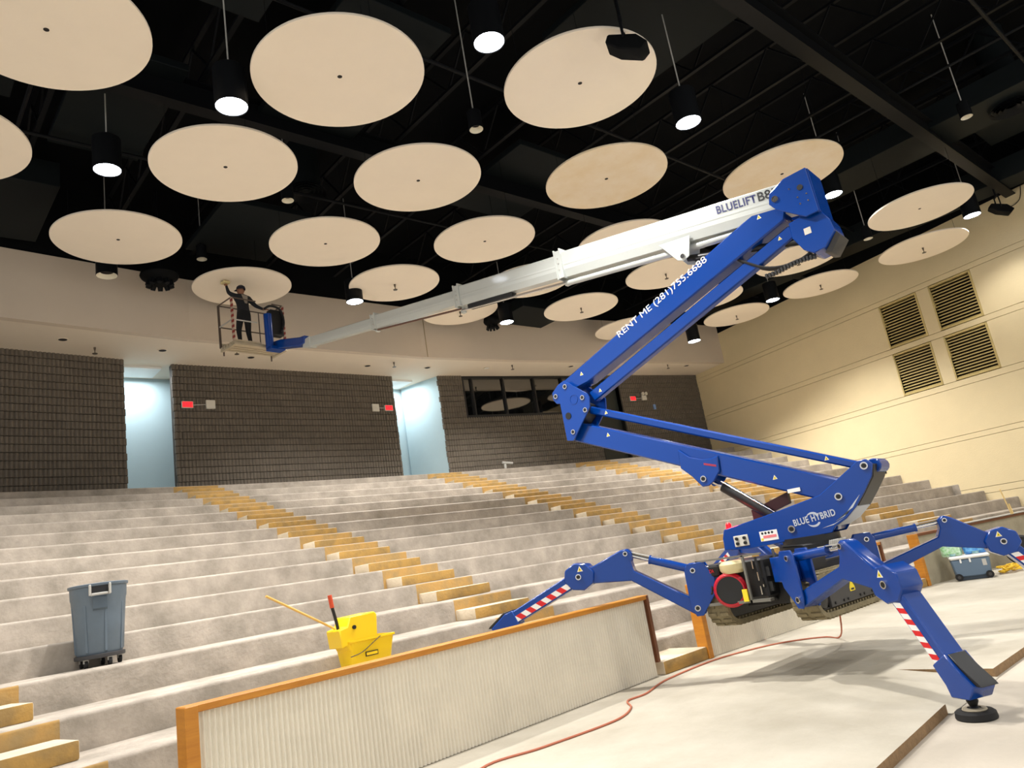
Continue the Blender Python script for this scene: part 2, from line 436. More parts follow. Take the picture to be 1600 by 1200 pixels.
# black ducts and acoustic baffle boards under the deck
for (x0, x1, y0, y1, z0, z1) in [(-4, 3.0, 15.6, 18.3, 10.55, 11.1), (2.3, 4.6, 6.2, 9.4, 10.6, 10.75), (-1.6, 1.8, 10.4, 13.2, 10.7, 10.85), (5.6, 7.6, 8.2, 12.2, 10.75, 10.9), (6.1, 8.2, 14.9, 17.6, 10.6, 10.75), (9.3, 12.2, 4.9, 7.6, 10.9, 11.05), (19.4, 20.9, 2.2, 8.5, 10.3, 10.85), (24.2, 25.2, -3, 16, 10.0, 10.6), (16.6, 18.9, 16.6, 18.2, 9.95, 10.3), (21.5, 23.5, 3.0, 4.2, 10.8, 10.95), (2.6, 4.2, 11.4, 14.6, 10.9, 11.05), (11.2, 13.6, 10.4, 13.4, 10.9, 11.05)]:
    bm = BM(); box(bm, x0, x1, y0, y1, z0, z1); obj('baffle_board', bm, m_duct, cl, bev=.01)

# ------------------------------------------------------------------ low rail walls in front of the seats
def rail(xa, xb, label, panel_m, cap_m, corrugated=True, wide_end=True, rail_top=1.0, cap=True):
    ya, yb = rail_y(xa), rail_y(xb); d = Vector((xb-xa, yb-ya, 0)); Ln = d.length; d.normalize(); hd = math.degrees(math.atan2(d.x, d.y))
    t = thing('low_rail_wall', label, 'rail wall', (xa, ya, 0))
    fr = Frame((xa, ya), hd)                       # s along, t to the right = room side (towards -y)
    bm = BM()
    if corrugated:
        n = int(Ln/.046)*6; prev = None
        for k in range(n+1):
            s = .09+(Ln-.14)*k/n; off = .014*math.sin(2*math.pi*k/6)
            c = [bm.verts.new(fr(s, -.03+off, z)) for z in (.005, rail_top-.05)]+[bm.verts.new(fr(s, -.12, z)) for z in (rail_top-.05, .005)]
            if prev:
                for q in range(4): face(bm, [prev[q], c[q], c[(q+1) % 4], prev[(q+1) % 4]])
            else: face(bm, c[::-1])
            prev = c
        face(bm, prev)
    else: box(bm, .09, Ln-.05, -.13, -.03, 0, rail_top-.05, fr)
    obj('panel', bm, panel_m, t, ang=1.2)
    if cap:
        bm = BM(); box(bm, 0, Ln, -.15, .02, rail_top-.055, rail_top, fr); obj('cap', bm, cap_m, t, bev=.006)
    bm = BM(); box(bm, -.005, .095, -.155, .025, .0 if wide_end else .0, rail_top-.002, fr); obj('post', bm, m_wood, t, bev=.006)
    bm = BM(); box(bm, Ln-.05, Ln+.005, -.152, .022, .17, rail_top-.003, fr); obj('end_trim', bm, m_wood2, t, bev=.005)
    return t
rail(1.93, 7.82, 'long low rail wall of ribbed cream panel with orange wood cap', m_corr, m_wood)
rail(8.86, 14.45, 'low rail wall behind the blue lift chassis with orange wood post', m_corr, m_wood)
rail(15.72, 25.4, 'low grey rail wall behind the cooler with orange wood post', m_concwall, m_wood2, False)
# wood post of the left aisle side never shows; strips and sticks on the third rail
bm = BM(); 
for k, (dz, dy) in enumerate(((.0, -.05), (.0, .03), (.0, .11))):
    a = (16.9, rail_y(16.9)+.03+dy, 1.012+dz); b = (24.5, rail_y(24.5)+.03+dy, 1.012+dz); q = BM(); beam(q, a, b, .05, .02)
    tag(obj('metal_strip', q, m_lgrey, None, loc=(16.9, rail_y(16.9), 1.0)), 'long thin grey strip lying on top of the far low wall', 'strip', 'strips lying on the far wall')
bm.free()
q = BM(); cyl(q, (19.3, rail_y(19.3)-.07, 1.012), (19.18, rail_y(19.3)-.03, 1.58), .014, n=8)
tag(obj('wooden_stick', q, mat('pale_stick', (226, 196, 130), .6), None, loc=(18.95, 5.3, 1.0)), 'tall pale wooden stick leaning on the far low wall', 'stick')
q = BM(); cyl(q, (19.37, rail_y(19.37)-.07, 1.012), (19.36, rail_y(19.37)-.05, 1.24), .017, n=8)
tag(obj('wooden_stick', q, MATS['pale_stick'], None, loc=(19.05, 5.3, 1.0)), 'short pale wooden stick standing beside a taller stick on far wall', 'stick')

# ------------------------------------------------------------------ control booth window and door
_, frb, db, nb = wb
bw = struct_empty('window_1')
d0, d1, z0, z1 = BH
m_frame = mat('window_frame_dark', (20, 18, 17), .5)
m_glass = mat('booth_glass', (16, 18, 18), .03, spec=1.0)
gb = m_glass.node_tree.nodes['Principled BSDF']; gb.inputs['IOR'].default_value = 2.0; gb.inputs['Transmission Weight'].default_value = .25
bm = BM(); box(bm, d0, d1, -.02, .2, z0, z0+.12, frb); obj('window_sill', bm, m_frame, bw)
bm = BM(); box(bm, d0, d1, 0, .2, z1-.06, z1, frb); obj('window_head', bm, m_frame, bw)
mul = [d0, d0+.38, d0+1.75, d0+3.15, d0+4.5, d1-.06]
for k, a in enumerate(mul):
    bm = BM(); box(bm, a, a+.06, -.01, .2, z0, z1, frb); obj('mullion', bm, m_frame, bw)
for a, b in zip(mul, mul[1:]):
    bm = BM(); box(bm, a+.06, b, .09, .1, z0+.12, z1-.06, frb); obj('pane', bm, m_glass, bw)
bm = BM(); box(bm, d0-.1, d1+.1, .25, 3.2, z0-.3, z1+.02, frb)
obj('wall_booth_room', bm, mat('booth_room_dark', (44, 42, 40), .9), kind='structure')
dr = struct_empty('door_1')
m_door = mat('door_green_dark', (38, 42, 38), .5)
d0, d1, z0, z1 = DH
bm = BM(); box(bm, d0+.05, d1-.05, .2, .25, 5.13, z1-.05, frb); obj('door_leaf', bm, m_door, dr)
bm = BM(); box(bm, d0, d0+.06, -.01, .26, 5.13, z1, frb); box(bm, d1-.06, d1, -.01, .26, 5.13, z1, frb); box(bm, d0+.06, d1-.06, -.01, .26, z1-.06, z1, frb); obj('door_frame', bm, m_frame, dr)
bm = BM(); p = frb(d0+.2, .19, 6.15); cyl(bm, p, p+nb*.06, .03, n=10); obj('door_handle', bm, m_lgrey, dr)

# ------------------------------------------------------------------ vents in the side wall
m_vent = mat('vent_frame_tan', (196, 176, 116), .55); m_ventd = mat('vent_dark', (26, 20, 12), .9); m_slat = mat('vent_slat', (186, 166, 108), .6)
for (ya, yb), nm1 in zip(VY, ('nearer the stage', 'nearer the back wall')):
    for (za, zb), nm2 in zip(VZ, ('lower', 'upper')):
        sa, sb = Ws(ya), Ws(yb); t = thing('wall_vent', '%s square louvred vent in the cream wall, %s' % (nm2, nm1), 'vent', frW((sa+sb)/2, 0, za))
        fr = lambda s, t_, z: frW(s, t_, z)
        bm = BM(); box(bm, sa, sb, .2, .25, za, zb, fr); obj('back', bm, m_ventd, t)
        bm = BM(); e = .055
        box(bm, sa, sa+e, -.015, .24, za+.02, zb-.02, fr); box(bm, sb-e, sb, -.015, .24, za+.02, zb-.02, fr); box(bm, sa+e, sb-e, -.015, .24, za+.02, za+.02+e, fr); box(bm, sa+e, sb-e, -.015, .24, zb-.02-e, zb-.02, fr)
        obj('frame', bm, m_vent, t, bev=.004)
        n = 14; h = (zb-za-.15)/n
        for k in range(n):
            z = za+.075+h*k; bm = BM()
            prism(bm, lambda s, t_, zz: frW(t_, s, zz), [(.02, z+.036), (.02, z), (.035, z), (.15, z+h*.6), (.145, z+h*.6+.012), (.035, z+.036)], sa+e, sb-e)
            obj('slat', bm, m_slat, t)

bm = BM(); tube(bm, spline([frW(Ws(5.0), -.02, 9.95), frW(Ws(4.85), -.03, 9.72), frW(Ws(4.6), -.03, 9.62), frW(Ws(4.35), -.03, 9.72), frW(Ws(4.22), -.02, 10.1)]), .012, 6)
tag(obj('loose_cable', bm, m_ventd, None, loc=frW(Ws(4.6), -.03, 9.6)), 'loose dark cable drooping from the top of the cream wall', 'cable')
# ------------------------------------------------------------------ ceiling discs
DISCS = [(1.65, 9.26, 9.12, 'd'), (5.05, 7.93, 8.78, 'd'), (8.43, 6.32, 8.82, 'd'), (.8, 12.65, 9.25, 'd'), (4.71, 11.38, 9.13, 'd'), (7.96, 10.19, 9.04, 'd'), (11.05, 8.13, 8.75, 's'), (14.4, 6.16, 8.65, 's'), (20.05, 5.44, 8.72, 'd'), (3.99, 15.38, 9.45, 'd'), (7.84, 13.72, 9.3, 'd'), (11.15, 12.06, 9.21, 'd'), (14.55, 10.55, 9.1, 'k'), (23.66, 6.66, 8.83, 'k'), (7.45, 17.48, 9.7, 'w'), (10.87, 15.59, 9.5, 'k'), (14.38, 17.24, 9.73, 'k'), (14.35, 13.9, 9.38, 'k'), (17.62, 15.02, 9.39, 'k'), (18.25, 12.01, 9.42, 'k'), (20.66, 9.07, 8.99, 'k'), (24.48, 10.22, 9.2, 'k'), (21.7, 12.9, 9.4, 'k'), (24.94, 13.77, 9.46, 'k'), (21.47, 16.27, 9.48, 'k'), (5.15, 4.35, 8.5, 'd')]
DL = {0: 'cream ceiling disc hung beside the lit pendant over the front rows', 1: 'cream ceiling disc with dark hole hung between two lit pendant lamps', 2: 'cream ceiling disc with a black spotlight hanging at its edge', 3: 'cream ceiling disc cut off by the frame beside a lit pendant', 4: 'cream ceiling disc next to a round diffuser and a lit pendant', 5: 'cream ceiling disc hung under a girder beside a small unlit downlight', 6: 'cream ceiling disc with tan stains and dark centre hole', 7: 'faintly streaked cream ceiling disc behind the blue boom head', 8: 'cream ceiling disc with dark centre hole near the top of the cream wall', 9: 'cream ceiling disc above the unlit cylinder and dome loudspeaker at the fascia', 10: 'cream ceiling disc with dark hole directly before the round diffuser', 11: 'cream ceiling disc with dark hole above the middle of the white boom', 12: 'cream ceiling disc mostly hidden behind the thick white boom section', 13: 'cream ceiling disc with sprinkler just above the cream wall vents', 14: 'cream ceiling disc directly above the lift basket', 15: 'cream ceiling disc with sprinkler beside the lit pendant at the fascia', 16: 'cream ceiling disc with sprinkler partly behind the boom collar at the fascia', 17: 'cream ceiling disc half hidden behind the middle white boom section', 18: 'cream ceiling disc with sprinkler alone between white boom and fascia', 19: 'cream ceiling disc crossed by the lettered blue upper arm', 20: 'cream ceiling disc with sprinkler below the hoses of the boom head', 21: 'cream ceiling disc with sprinkler touching the cream wall edge', 22: 'cream ceiling disc behind both blue upper arms', 23: 'cream ceiling disc with sprinkler at the corner of cream wall and fascia', 24: 'low cream ceiling disc at the fascia partly behind the blue upper arm', 25: 'cream ceiling disc barely showing beside a lit pendant over the stage'}
GD = {'d': ('cream ceiling disc with a small dark centre hole', 'discs with a dark centre hole'), 'k': ('cream ceiling disc with a small sprinkler at its centre', 'discs with a centre sprinkler'), 's': ('stained cream disc', 'discs with a dark centre hole'), 'w': ('', 'discs with a centre sprinkler')}
def sprinkler(bm, p, s=1):
    p = Vector(p); cyl(bm, p, p-Vector((0, 0, .05*s)), .02*s, .012*s, 8); cyl(bm, p-Vector((0, 0, .05*s)), p-Vector((0, 0, .10*s)), .008*s, n=6)
    cyl(bm, p-Vector((0, 0, .10*s)), p-Vector((0, 0, .108*s)), .04*s, n=10)
m_brass = mat('sprinkler_grey', (92, 82, 70), .4, metal=.6)
for i, (x, y, z, kd) in enumerate(DISCS):
    t = thing('ceiling_disc', DL.get(i, GD[kd][0]), 'ceiling disc', (x, y, z), GD[kd][1])
    bm = BM(); lathe(bm, (x, y, z), [(.0, 0), (1.215, 0), (1.22, .006), (1.22, .034), (1.215, .04), (0, .04)], 72, close=False)
    obj('panel', bm, m_discstain if kd == 's' else m_disc, t)
    bm = BM()
    if kd in 'ds': cyl(bm, (x, y, z-.003), (x, y, z+.01), .035, n=14); obj('centre_hole', bm, m_hole, t)
    elif kd == 'k': sprinkler(bm, (x, y, z), 1.5); obj('sprinkler', bm, m_brass, t)
    else: bm.free()
    for a in (.5, 2.6, 4.7):
        bm = BM(); px, py = x+.95*math.cos(a), y+.95*math.sin(a); cyl(bm, (px, py, z+.04), (px, py, 10.9), .004, n=5); obj('cable', bm, m_steel, t)
    bm = BM(); beam(bm, (x-1.0, y, z+.07), (x+1.0, y, z+.07), .05, .06); obj('batten', bm, m_black, t)

# ------------------------------------------------------------------ pendant lamps
m_lens = mat('lamp_lens', (235, 242, 255), .4, emit=28)
m_ring = mat('lamp_reflector', (235, 238, 245), .2, metal=.3, emit=2.2)
m_ringoff = mat('reflector_unlit', (226, 220, 200), .3)
def pendant(x, y, z, label, lit=True, d=.46, h=.62, group='black pendant cylinder lamps', watts=None):
    t = thing('pendant_lamp', label, 'lamp', (x, y, z), group)
    bm = BM(); r = d/2
    lathe(bm, (x, y, z), [(r*.94, .012), (r*.95, 0), (r, 0), (r, h*.98), (r*.95, h), (0, h)], 28, close=False); obj('housing', bm, m_steel, t)
    bm = BM(); lathe(bm, (x, y, z), [(r*.95, .004), (r*.93, .02), (r*.9, .03)] if lit else [(r*.97, -.004), (r*.94, .0), (r*.6, .10)], 28, close=False); obj('reflector', bm, m_ring if lit else m_ringoff, t)
    bm = BM(); lathe(bm, (x, y, z), [(0, .012), (r*.93, .012)] if lit else [(0, .09), (r*.62, .09)], 28, close=False); obj('lens', bm, m_lens if lit else m_hole, t)
    bm = BM(); cyl(bm, (x, y, z+h), (x, y, 12.3), .012, n=8); obj('stem', bm, m_lgrey, t)
    bm = BM(); cyl(bm, (x, y, z+h), (x, y, z+h+.05), .05, n=10); obj('collar', bm, m_steel, t)
    if lit:
        l = bpy.data.lights.new('pendant_light', 'SPOT'); l.energy = (watts or LAMP_W)*5; l.spot_size = R(128); l.spot_blend = .55; l.shadow_soft_size = .18; l.color = (1, .97, .93)
        lo = bpy.data.objects.new('pendant_light', l); C.objects.link(lo); lo.parent = t; lo.location = (0, 0, -.02)
    return t
LIT = 'lit black pendant cylinder lamp hanging between the ceiling discs'
for x, y, z, lb in ((3.85, 8.93, 8.51, 'lit black pendant cylinder on a bare bright stem between large discs'), (3.15, 12.66, 9.36, 'lit black pendant cylinder in front of a black baffle board, near the fascia'), (6.56, 6.33, 8.82, 'lit black pendant cylinder close to the disc with the spotlight, over the stage'), (10.8, 5.97, 8.63, 'lit black pendant cylinder hung alone beside the stained disc')): pendant(x, y, z, lb)
pendant(10.05, 16.37, 9.19, 'lit black pendant cylinder lamp in front of the beige fascia by a disc edge')
pendant(15.68, 16.55, 9.24, 'lit black pendant cylinder lamp below the telescopic white boom, before the fascia')
pendant(22.68, 14.37, 8.44, 'lit black pendant cylinder lamp behind the blue arms, before the fascia')
pendant(23.05, 11.29, 8.88, 'lit black pendant lamp between two sprinkler discs near the cream wall')
pendant(18.27, 6.71, 9.35, 'lit pendant lamp right behind the blue boom head')
pendant(23.9, 5.25, 9.25, 'lit pendant lamp beside a black spotlight near cream wall', watts=110)
pendant(4.33, 17.73, 9.68, 'unlit black pendant cylinder in front of the fascia beside dome loudspeaker', False)
for x, y in ((-4, 7), (.5, 4), (2, -1), (8.5, .5), (14.5, -.2), (21, -2.5), (14, -3.5), (-5, 1)): pendant(x, y, 8.9, 'added black pendant cylinder lamp lighting the room from the stage side', group='added stage side pendant lamps', watts=150)  # extra pendants, mostly out of view, added to light the room
for (x, y, z), lb in (((6.45, 12.6, 9.5), 'small unlit black downlight beside a round diffuser'), ((8.0, 8.4, 9.1), 'small unlit black downlight between discs and girders'), ((18.2, 3.5, 9.6), 'small unlit black downlight alone under bare black roof'), ((6.35, 17.2, 10.2), 'small unlit black downlight above the disc over the basket'), ((21.14, 7.19, 8.9), 'small unlit black downlight between discs near cream wall')):
    pendant(x, y, z, lb, False, .25, .35, 'small unlit downlights')

# recessed cans and sprinklers of the soffit
for k, (x, y) in enumerate([(3.8, 19.75), (6.2, 20.05), (8.67, 20.14), (12.6, 20.2), (14.84, 19.98), (17.2, 19.6), (20.71, 18.71), (24.0, 18.0), (26.6, 17.5)]):
    t = thing('recessed_light', 'small round recessed downlight in the white soffit', 'downlight', (x, y, 8.74), 'recessed soffit downlights')
    bm = BM(); lathe(bm, (x, y, 8.735), [(.13, .015), (.135, 0), (.1, -.002), (.095, .014)], 20, close=False); obj('trim_ring', bm, m_soffit, t)
    bm = BM(); cyl(bm, (x, y, 8.737), (x, y, 8.748), .098, n=20); obj('recess', bm, m_wht if k in (5, 7) else m_hole, t)
for k, (x, y) in enumerate([(4.6, 20.2), (8.0, 19.5), (13.3, 19.7), (18.0, 19.1), (25.4, 17.6)]):
    bm = BM(); sprinkler(bm, (x, y, 8.75), 1.6); tag(obj('sprinkler_head', bm, m_brass, None, loc=(x, y, 8.6)), 'small sprinkler head hanging from the white soffit', 'sprinkler', 'soffit sprinklers')

# hemispherical black loudspeakers
def dome(x, y, z, label, s=1):
    t = thing('dome_loudspeaker', label, 'loudspeaker', (x, y, z), 'black dome loudspeakers')
    bm = BM(); lathe(bm, (x, y, z), [(0, .0), (.12*s, .0), (.2*s, .06), (.42*s, .2), (.45*s, .26), (.42*s, .36), (.2*s, .46), (0, .46)], 24, close=False); obj('shell', bm, m_black, t)
    for k in range(10):
        a = k*.628; bm = BM(); p = Vector((x+.24*s*math.cos(a), y+.24*s*math.sin(a), z+.09)); cyl(bm, p, p+Vector((.05*math.cos(a), .05*math.sin(a), -.12)), .07*s, .055*s, 10); obj('horn', bm, m_steel, t)
    bm = BM(); cyl(bm, (x, y, z+.46), (x, y, 12.3), .03, n=8); obj('stem', bm, m_steel, t)
dome(5.55, 17.9, 9.66, 'black dome loudspeaker hung by the fascia beside unlit cylinder')
dome(15.9, 17.5, 9.4, 'black dome loudspeaker beside a lit pendant below white boom', .62)
dome(23.5, 16.85, 9.72, 'black dome loudspeaker partly behind the blue upper arm', .62)

# stage spotlights
def spotl(x, y, z, hd, label):
    t = thing('stage_spotlight', label, 'spotlight', (x, y, z)); fr = Frame((x, y), hd); T = Vector((0, 0, .0))
    bm = BM(); prism(bm, fr, [(-.26, z+.16), (.12, z+.02), (.26, z-.16), (.14, z-.26), (-.16, z-.12), (-.32, z+.04)], -.15, .15); obj('body', bm, m_black, t, bev=.02)
    bm = BM(); beam(bm, fr(-.05, -.17, z), fr(-.05, -.17, z+.36), .03, .03); beam(bm, fr(-.05, .17, z), fr(-.05, .17, z+.36), .03, .03); beam(bm, fr(-.05, -.18, z+.36), fr(-.05, .18, z+.36), .03, .03); obj('yoke', bm, m_steel, t)
    bm = BM(); cyl(bm, fr(-.05, 0, z+.36), fr(-.05, 0, 12.3), .025, n=8); obj('stem', bm, m_steel, t)
spotl(8.05, 5.05, 8.5, 150, 'black stage spotlight hanging in front of a ceiling disc edge')
spotl(24.55, 4.65, 9.35, 150, 'black stage spotlight beside a lit pendant near cream wall')
# round air diffusers
for (x, y, z), lb in (((7.75, 14.2, 10.9), 'black round air diffuser beside a small downlight'), ((20.3, 3.0, 10.3), 'black round air diffuser high near the side wall')):
    t = thing('air_diffuser', lb, 'diffuser', (x, y, z)); bm = BM(); cyl(bm, (x, y, z), (x, y, 12.3), .36, n=24); obj('duct_drop', bm, m_duct, t)
    for r in (.42, .32, .22, .12):
        bm = BM(); lathe(bm, (x, y, z-.05), [(r, .0), (r+.06, -.05), (r+.06, -.04), (r, .02)], 28, close=False); obj('cone_ring', bm, m_steel, t)

# ------------------------------------------------------------------ exit signs, boxes, small wall devices
m_exit = mat('exit_face', (255, 60, 66), .5, emit=.5); m_exitl = mat('exit_letters', (255, 14, 30), .5, emit=3.2); m_almond = mat('almond_plastic', (206, 202, 190), .5)
def exit_sign(fr, s, z, xd, nrm, label, boxs, boxz, lamps=False, boxlabel=''):
    t = thing('exit_sign', label, 'exit sign', fr(s, -.08, z)); bm = BM(); box(bm, s-.16, s+.16, -.10, -.04, z-.1, z+.1, fr); obj('body', bm, m_almond, t, bev=.008)
    bm = BM(); box(bm, s-.145, s+.145, -.104, -.099, z-.085, z+.085, fr); obj('face_panel', bm, m_exit, t)
    text('lettering', 'EXIT', fr(s-.115, -.104, z-.055), xd, (0, 0, 1), .23, m_exitl, t, .11, .003, bold=.02)
    b = thing('wall_box', boxlabel, 'wall box', fr(boxs, -.06, boxz)); bm = BM(); box(bm, boxs-.13, boxs+.13, -.11, -.04, boxz-.13+lamps*.03, boxz+.13-lamps*.03, fr); obj('body', bm, m_almond, b, bev=.01)
    bm = BM(); a_, b_ = sorted((s, boxs)); cyl(bm, fr(a_+.16, -.055, z), fr(b_-.13, -.055, boxz), .012, n=6); obj('conduit', bm, m_lgrey, b)
    if lamps:
        for q in (-.09, .09):
            bm = BM(); p = fr(boxs+q, -.08, boxz+.17); cyl(bm, p, p+nrm*.09, .06, .075, 12); obj('lamp_head', bm, m_almond, b)
X1 = Vector((1, 0, 0))
exit_sign(wc[1], .35, 7.54, wc[2], wc[3], 'glowing red EXIT sign on brown wall, left of its grey box, by the open corridor', 1.0, 7.56, boxlabel='square almond box on brown wall, right of the red exit sign')
exit_sign(wc[1], 7.04, 7.58, wc[2], wc[3], 'glowing red EXIT sign on brown wall edge, right of its grey box', 6.52, 7.58, boxlabel='square almond box on brown wall, left of the red exit sign')
exit_sign(frb, 9.02, 7.7, db, nb, 'glowing red EXIT sign on booth wall beside twin emergency lamps', 9.66, 7.72, True, 'white twin headed emergency lamp box on booth wall')
bm = BM(); box(bm, 10.1, 10.22, -.1, -.03, 7.2, 7.42, frb); tag(obj('alarm_strobe', bm, mat('strobe_blue', (120, 150, 200), .4), None, loc=frb(10.16, -.05, 7.2), bev=.01), 'small bluish alarm box on booth wall under emergency lamps', 'alarm')
bm = BM(); box(bm, Ws(10.85)-.04, Ws(10.85)+.04, -.02, .0, 2.72, 2.86, lambda s, t, z: frW(s, t, z)); tag(obj('wall_outlet', bm, m_hole, None, loc=frW(Ws(10.85), 0, 2.72)), 'small dark outlet on the cream wall above the rows', 'outlet')
t = thing('wall_camera', 'small grey wire bracket at the foot of the booth wall', 'bracket', frb(2.15, -.15, 5.2))
bm = BM(); cyl(bm, frb(2.1, -.3, 5.14), frb(2.1, -.3, 5.3), .05, n=10); obj('base', bm, m_lgrey, t)
bm = BM(); cyl(bm, frb(2.0, -.3, 5.36), frb(2.4, -.35, 5.3), .045, n=10); obj('head', bm, m_lgrey, t)

# lamps of the corridors behind the back wall
for (x, y, ln, lb) in ((5.9, 21.95, 1.4, 'ceiling lamp of the corridor left of the middle brown wall'), (14.7, 21.95, 1.0, 'ceiling lamp of the corridor right of the middle brown wall')):
    t = thing('corridor_lamp', lb, 'lamp', (x, y, 8.7)); bm = BM(); box(bm, x-ln/2, x+ln/2, y-.45, y+.45, 8.69, 8.75); obj('body', bm, m_wht, t)
    l = bpy.data.lights.new('corridor_light', 'AREA'); l.shape = 'RECTANGLE'; l.size = ln; l.size_y = .85; l.energy = CORRIDOR_W; l.color = (.93, .98, 1)
    lo = bpy.data.objects.new('corridor_light', l); C.objects.link(lo); lo.parent = t; lo.location = (0, 0, -.03)

# ------------------------------------------------------------------ tracked spider lift
LC = (8.67, 4.9, 0)
lift = thing('spider_lift', 'blue tracked spider lift with long white telescopic boom standing on four outriggers', 'lift', LC)
bf = Frame((9.5, 4.94), -7.7)                         # plane of the boom
def plate(name, poly, t0, t1, m=m_blue, parent=lift, bev=.012, fr=bf):
    bm = BM(); prism(bm, fr, poly, t0, t1); return obj(name, bm, m, parent, bev=bev)
def pin(parent, s, z, t, r=.035, fr=bf, name='pin', dpt=.02, m=None):
    sg = -1 if t < 0 else 1
    bm = BM(); lathe(bm, fr(s, t, z), [(r, 0), (r, dpt), (r*.72, dpt), (r*.68, dpt*.5), (0, dpt*.5)], 16, ax=fr.r*sg, close=False)
    return obj(name, bm, m or m_chrome, parent)
def pindark(parent, s, z, t, r=.03, fr=bf):
    o = pin(parent, s, z, t, r, fr); sg = -1 if t < 0 else 1
    bm = BM(); cyl(bm, fr(s, t, z), fr(s, t+sg*.016, z), r*.62, n=14); obj('pin_core', bm, m_mblack, o)
def tri_sticker(parent, s, z, t, sz=.05, fr=bf, m=m_yelp):
    sg = -1 if t < 0 else 1; bm = BM(); prism(bm, fr, [(s-sz*.6, z-sz*.5), (s+sz*.6, z-sz*.5), (s, z+sz*.6)], t, t+sg*.003); o = obj('warning_sticker', bm, m_wht, parent)
    bm = BM(); prism(bm, fr, [(s-sz*.4, z-sz*.38), (s+sz*.4, z-sz*.38), (s, z+sz*.4)], t+sg*.003, t+sg*.005); obj('triangle', bm, m, o)
    bm = BM(); prism(bm, fr, [(s-sz*.1, z-sz*.25), (s+sz*.1, z-sz*.25), (s, z+sz*.15)], t+sg*.005, t+sg*.006); obj('mark', bm, m_blk, o)

# --- tracks
def stadium(x0, x1, z0, z1, n=8):
    r = (z1-z0)/2; zc_ = (z0+z1)/2; P = []
    for k in range(n+1): a = math.pi/2+math.pi*k/n; P.append((x0+r+r*math.cos(a), zc_+r*math.sin(a)))
    for k in range(n+1): a = -math.pi/2+math.pi*k/n; P.append((x1-r+r*math.cos(a), zc_+r*math.sin(a)))
    return P
TX0, TX1, TZ0, TZ1 = 7.47, 9.12, .59, 1.03
for ya, yb, side in ((4.02, 4.30, -1), (5.09, 5.37, 1)):
    o_ = stadium(TX0, TX1, TZ0, TZ1); i_ = stadium(TX0+.05, TX1-.05, TZ0+.05, TZ1-.05); bm = BM(); n = len(o_)
    V = [[bm.verts.new((x, y, z)) for x, z in pl] for pl in (o_, i_) for y in (ya, yb)]
    for k in range(n):
        j = (k+1) % n
        face(bm, [V[0][k], V[0][j], V[1][j], V[1][k]]); face(bm, [V[2][k], V[3][k], V[3][j], V[2][j]])
        face(bm, [V[0][k], V[2][k], V[2][j], V[0][j]]); face(bm, [V[1][k], V[1][j], V[3][j], V[3][k]])
    tr = obj('track', bm, m_track, lift)
    # lugs round the belt
    bm = BM(); per = []; P = o_+[o_[0]]
    tot = 0; step = .085; nxt = 0
    for (xa, za), (xb, zb) in zip(P, P[1:]):
        d = math.hypot(xb-xa, zb-za)
        while nxt <= tot+d and d > 0:
            f = (nxt-tot)/d; x, z = xa+(xb-xa)*f, za+(zb-za)*f; tx, tz = (xb-xa)/d, (zb-za)/d; nx, nz = tz, -tx
            if (x-(TX0+TX1)/2)*nx+(z-.81)*nz < 0: nx, nz = -nx, -nz
            for q0, q1 in ((ya+.005, ya+.115), (yb-.115, yb-.005)):
                vv = [bm.verts.new((x+tx*e*.018+nx*hh, q, z+tz*e*.018+nz*hh)) for hh in (-.004, .016) for q in (q0, q1) for e in (-1, 1)]
                for f_ in ((0, 1, 3, 2), (4, 6, 7, 5), (0, 4, 5, 1), (2, 3, 7, 6), (0, 2, 6, 4), (1, 5, 7, 3)): face(bm, [vv[i] for i in f_])
            nxt += step
        tot += d
    obj('lugs', bm, m_track, tr, kind='stuff')
    # inner teeth
    bm = BM(); k = TX0+.22
    while k < TX1-.2:
        for z in (TZ0+.05, TZ1-.075): box(bm, k, k+.03, ya+.02, yb-.02, z, z+.025)
        k += .07
    obj('teeth', bm, m_track, tr, kind='stuff')
    yo = ya-.005 if side < 0 else yb-.035
    bm = BM(); prism(bm, lambda s, t, z: Vector((s, t, z)), [(TX0+.30, .68), (TX1-.28, .68), (TX1-.2, .72), (TX1-.2, .9), (TX1-.28, .95), (TX0+.30, .95)], yo, yo+.04); obj('side_cover', bm, m_grey, tr, bev=.006)
    bm = BM(); prism(bm, lambda s, t, z: Vector((s, t, z)), [(x, z) for x, z in stadium(TX0+.07, TX1-.07, TZ0+.08, TZ1-.08)], ya+.04, yb-.04); obj('roller_frame', bm, m_mblack, tr)
    for xw in (TX0+.19, TX1-.19):
        bm = BM(); lathe(bm, (xw, ya-.002 if side < 0 else yb+.002, .81), [(0, 0), (.055, 0), (.12, .02), (.135, .05)], 20, ax=(0, side*-1, 0), close=False); obj('idler_wheel', bm, m_mblack, tr)
    if side < 0:
        f = Frame((0, yo), 90)
        bm = BM(); prism(bm, lambda s, t, z: Vector((s, t, z)), [(8.24, .78), (8.36, .78), (8.36, .82), (8.30, .90), (8.24, .82)], yo-.003, yo); obj('warning_sticker', bm, m_yelp, tr)
        bm = BM(); prism(bm, lambda s, t, z: Vector((s, t, z)), [(8.265, .79), (8.335, .79), (8.335, .81), (8.265, .81)], yo-.005, yo-.003); obj('sticker_mark', bm, m_blk, tr)
        bm = BM(); box(bm, 8.5, 8.57, yo-.004, yo, .83, .91); obj('cover_slot', bm, m_mblack, tr)
        for xb_ in (7.85, 8.05, 8.15, 8.45, 8.55, 8.75):
            bm = BM(); cyl(bm, (xb_, yo, .715), (xb_, yo-.012, .715), .014, n=8); obj('bolt', bm, m_mblack, tr)

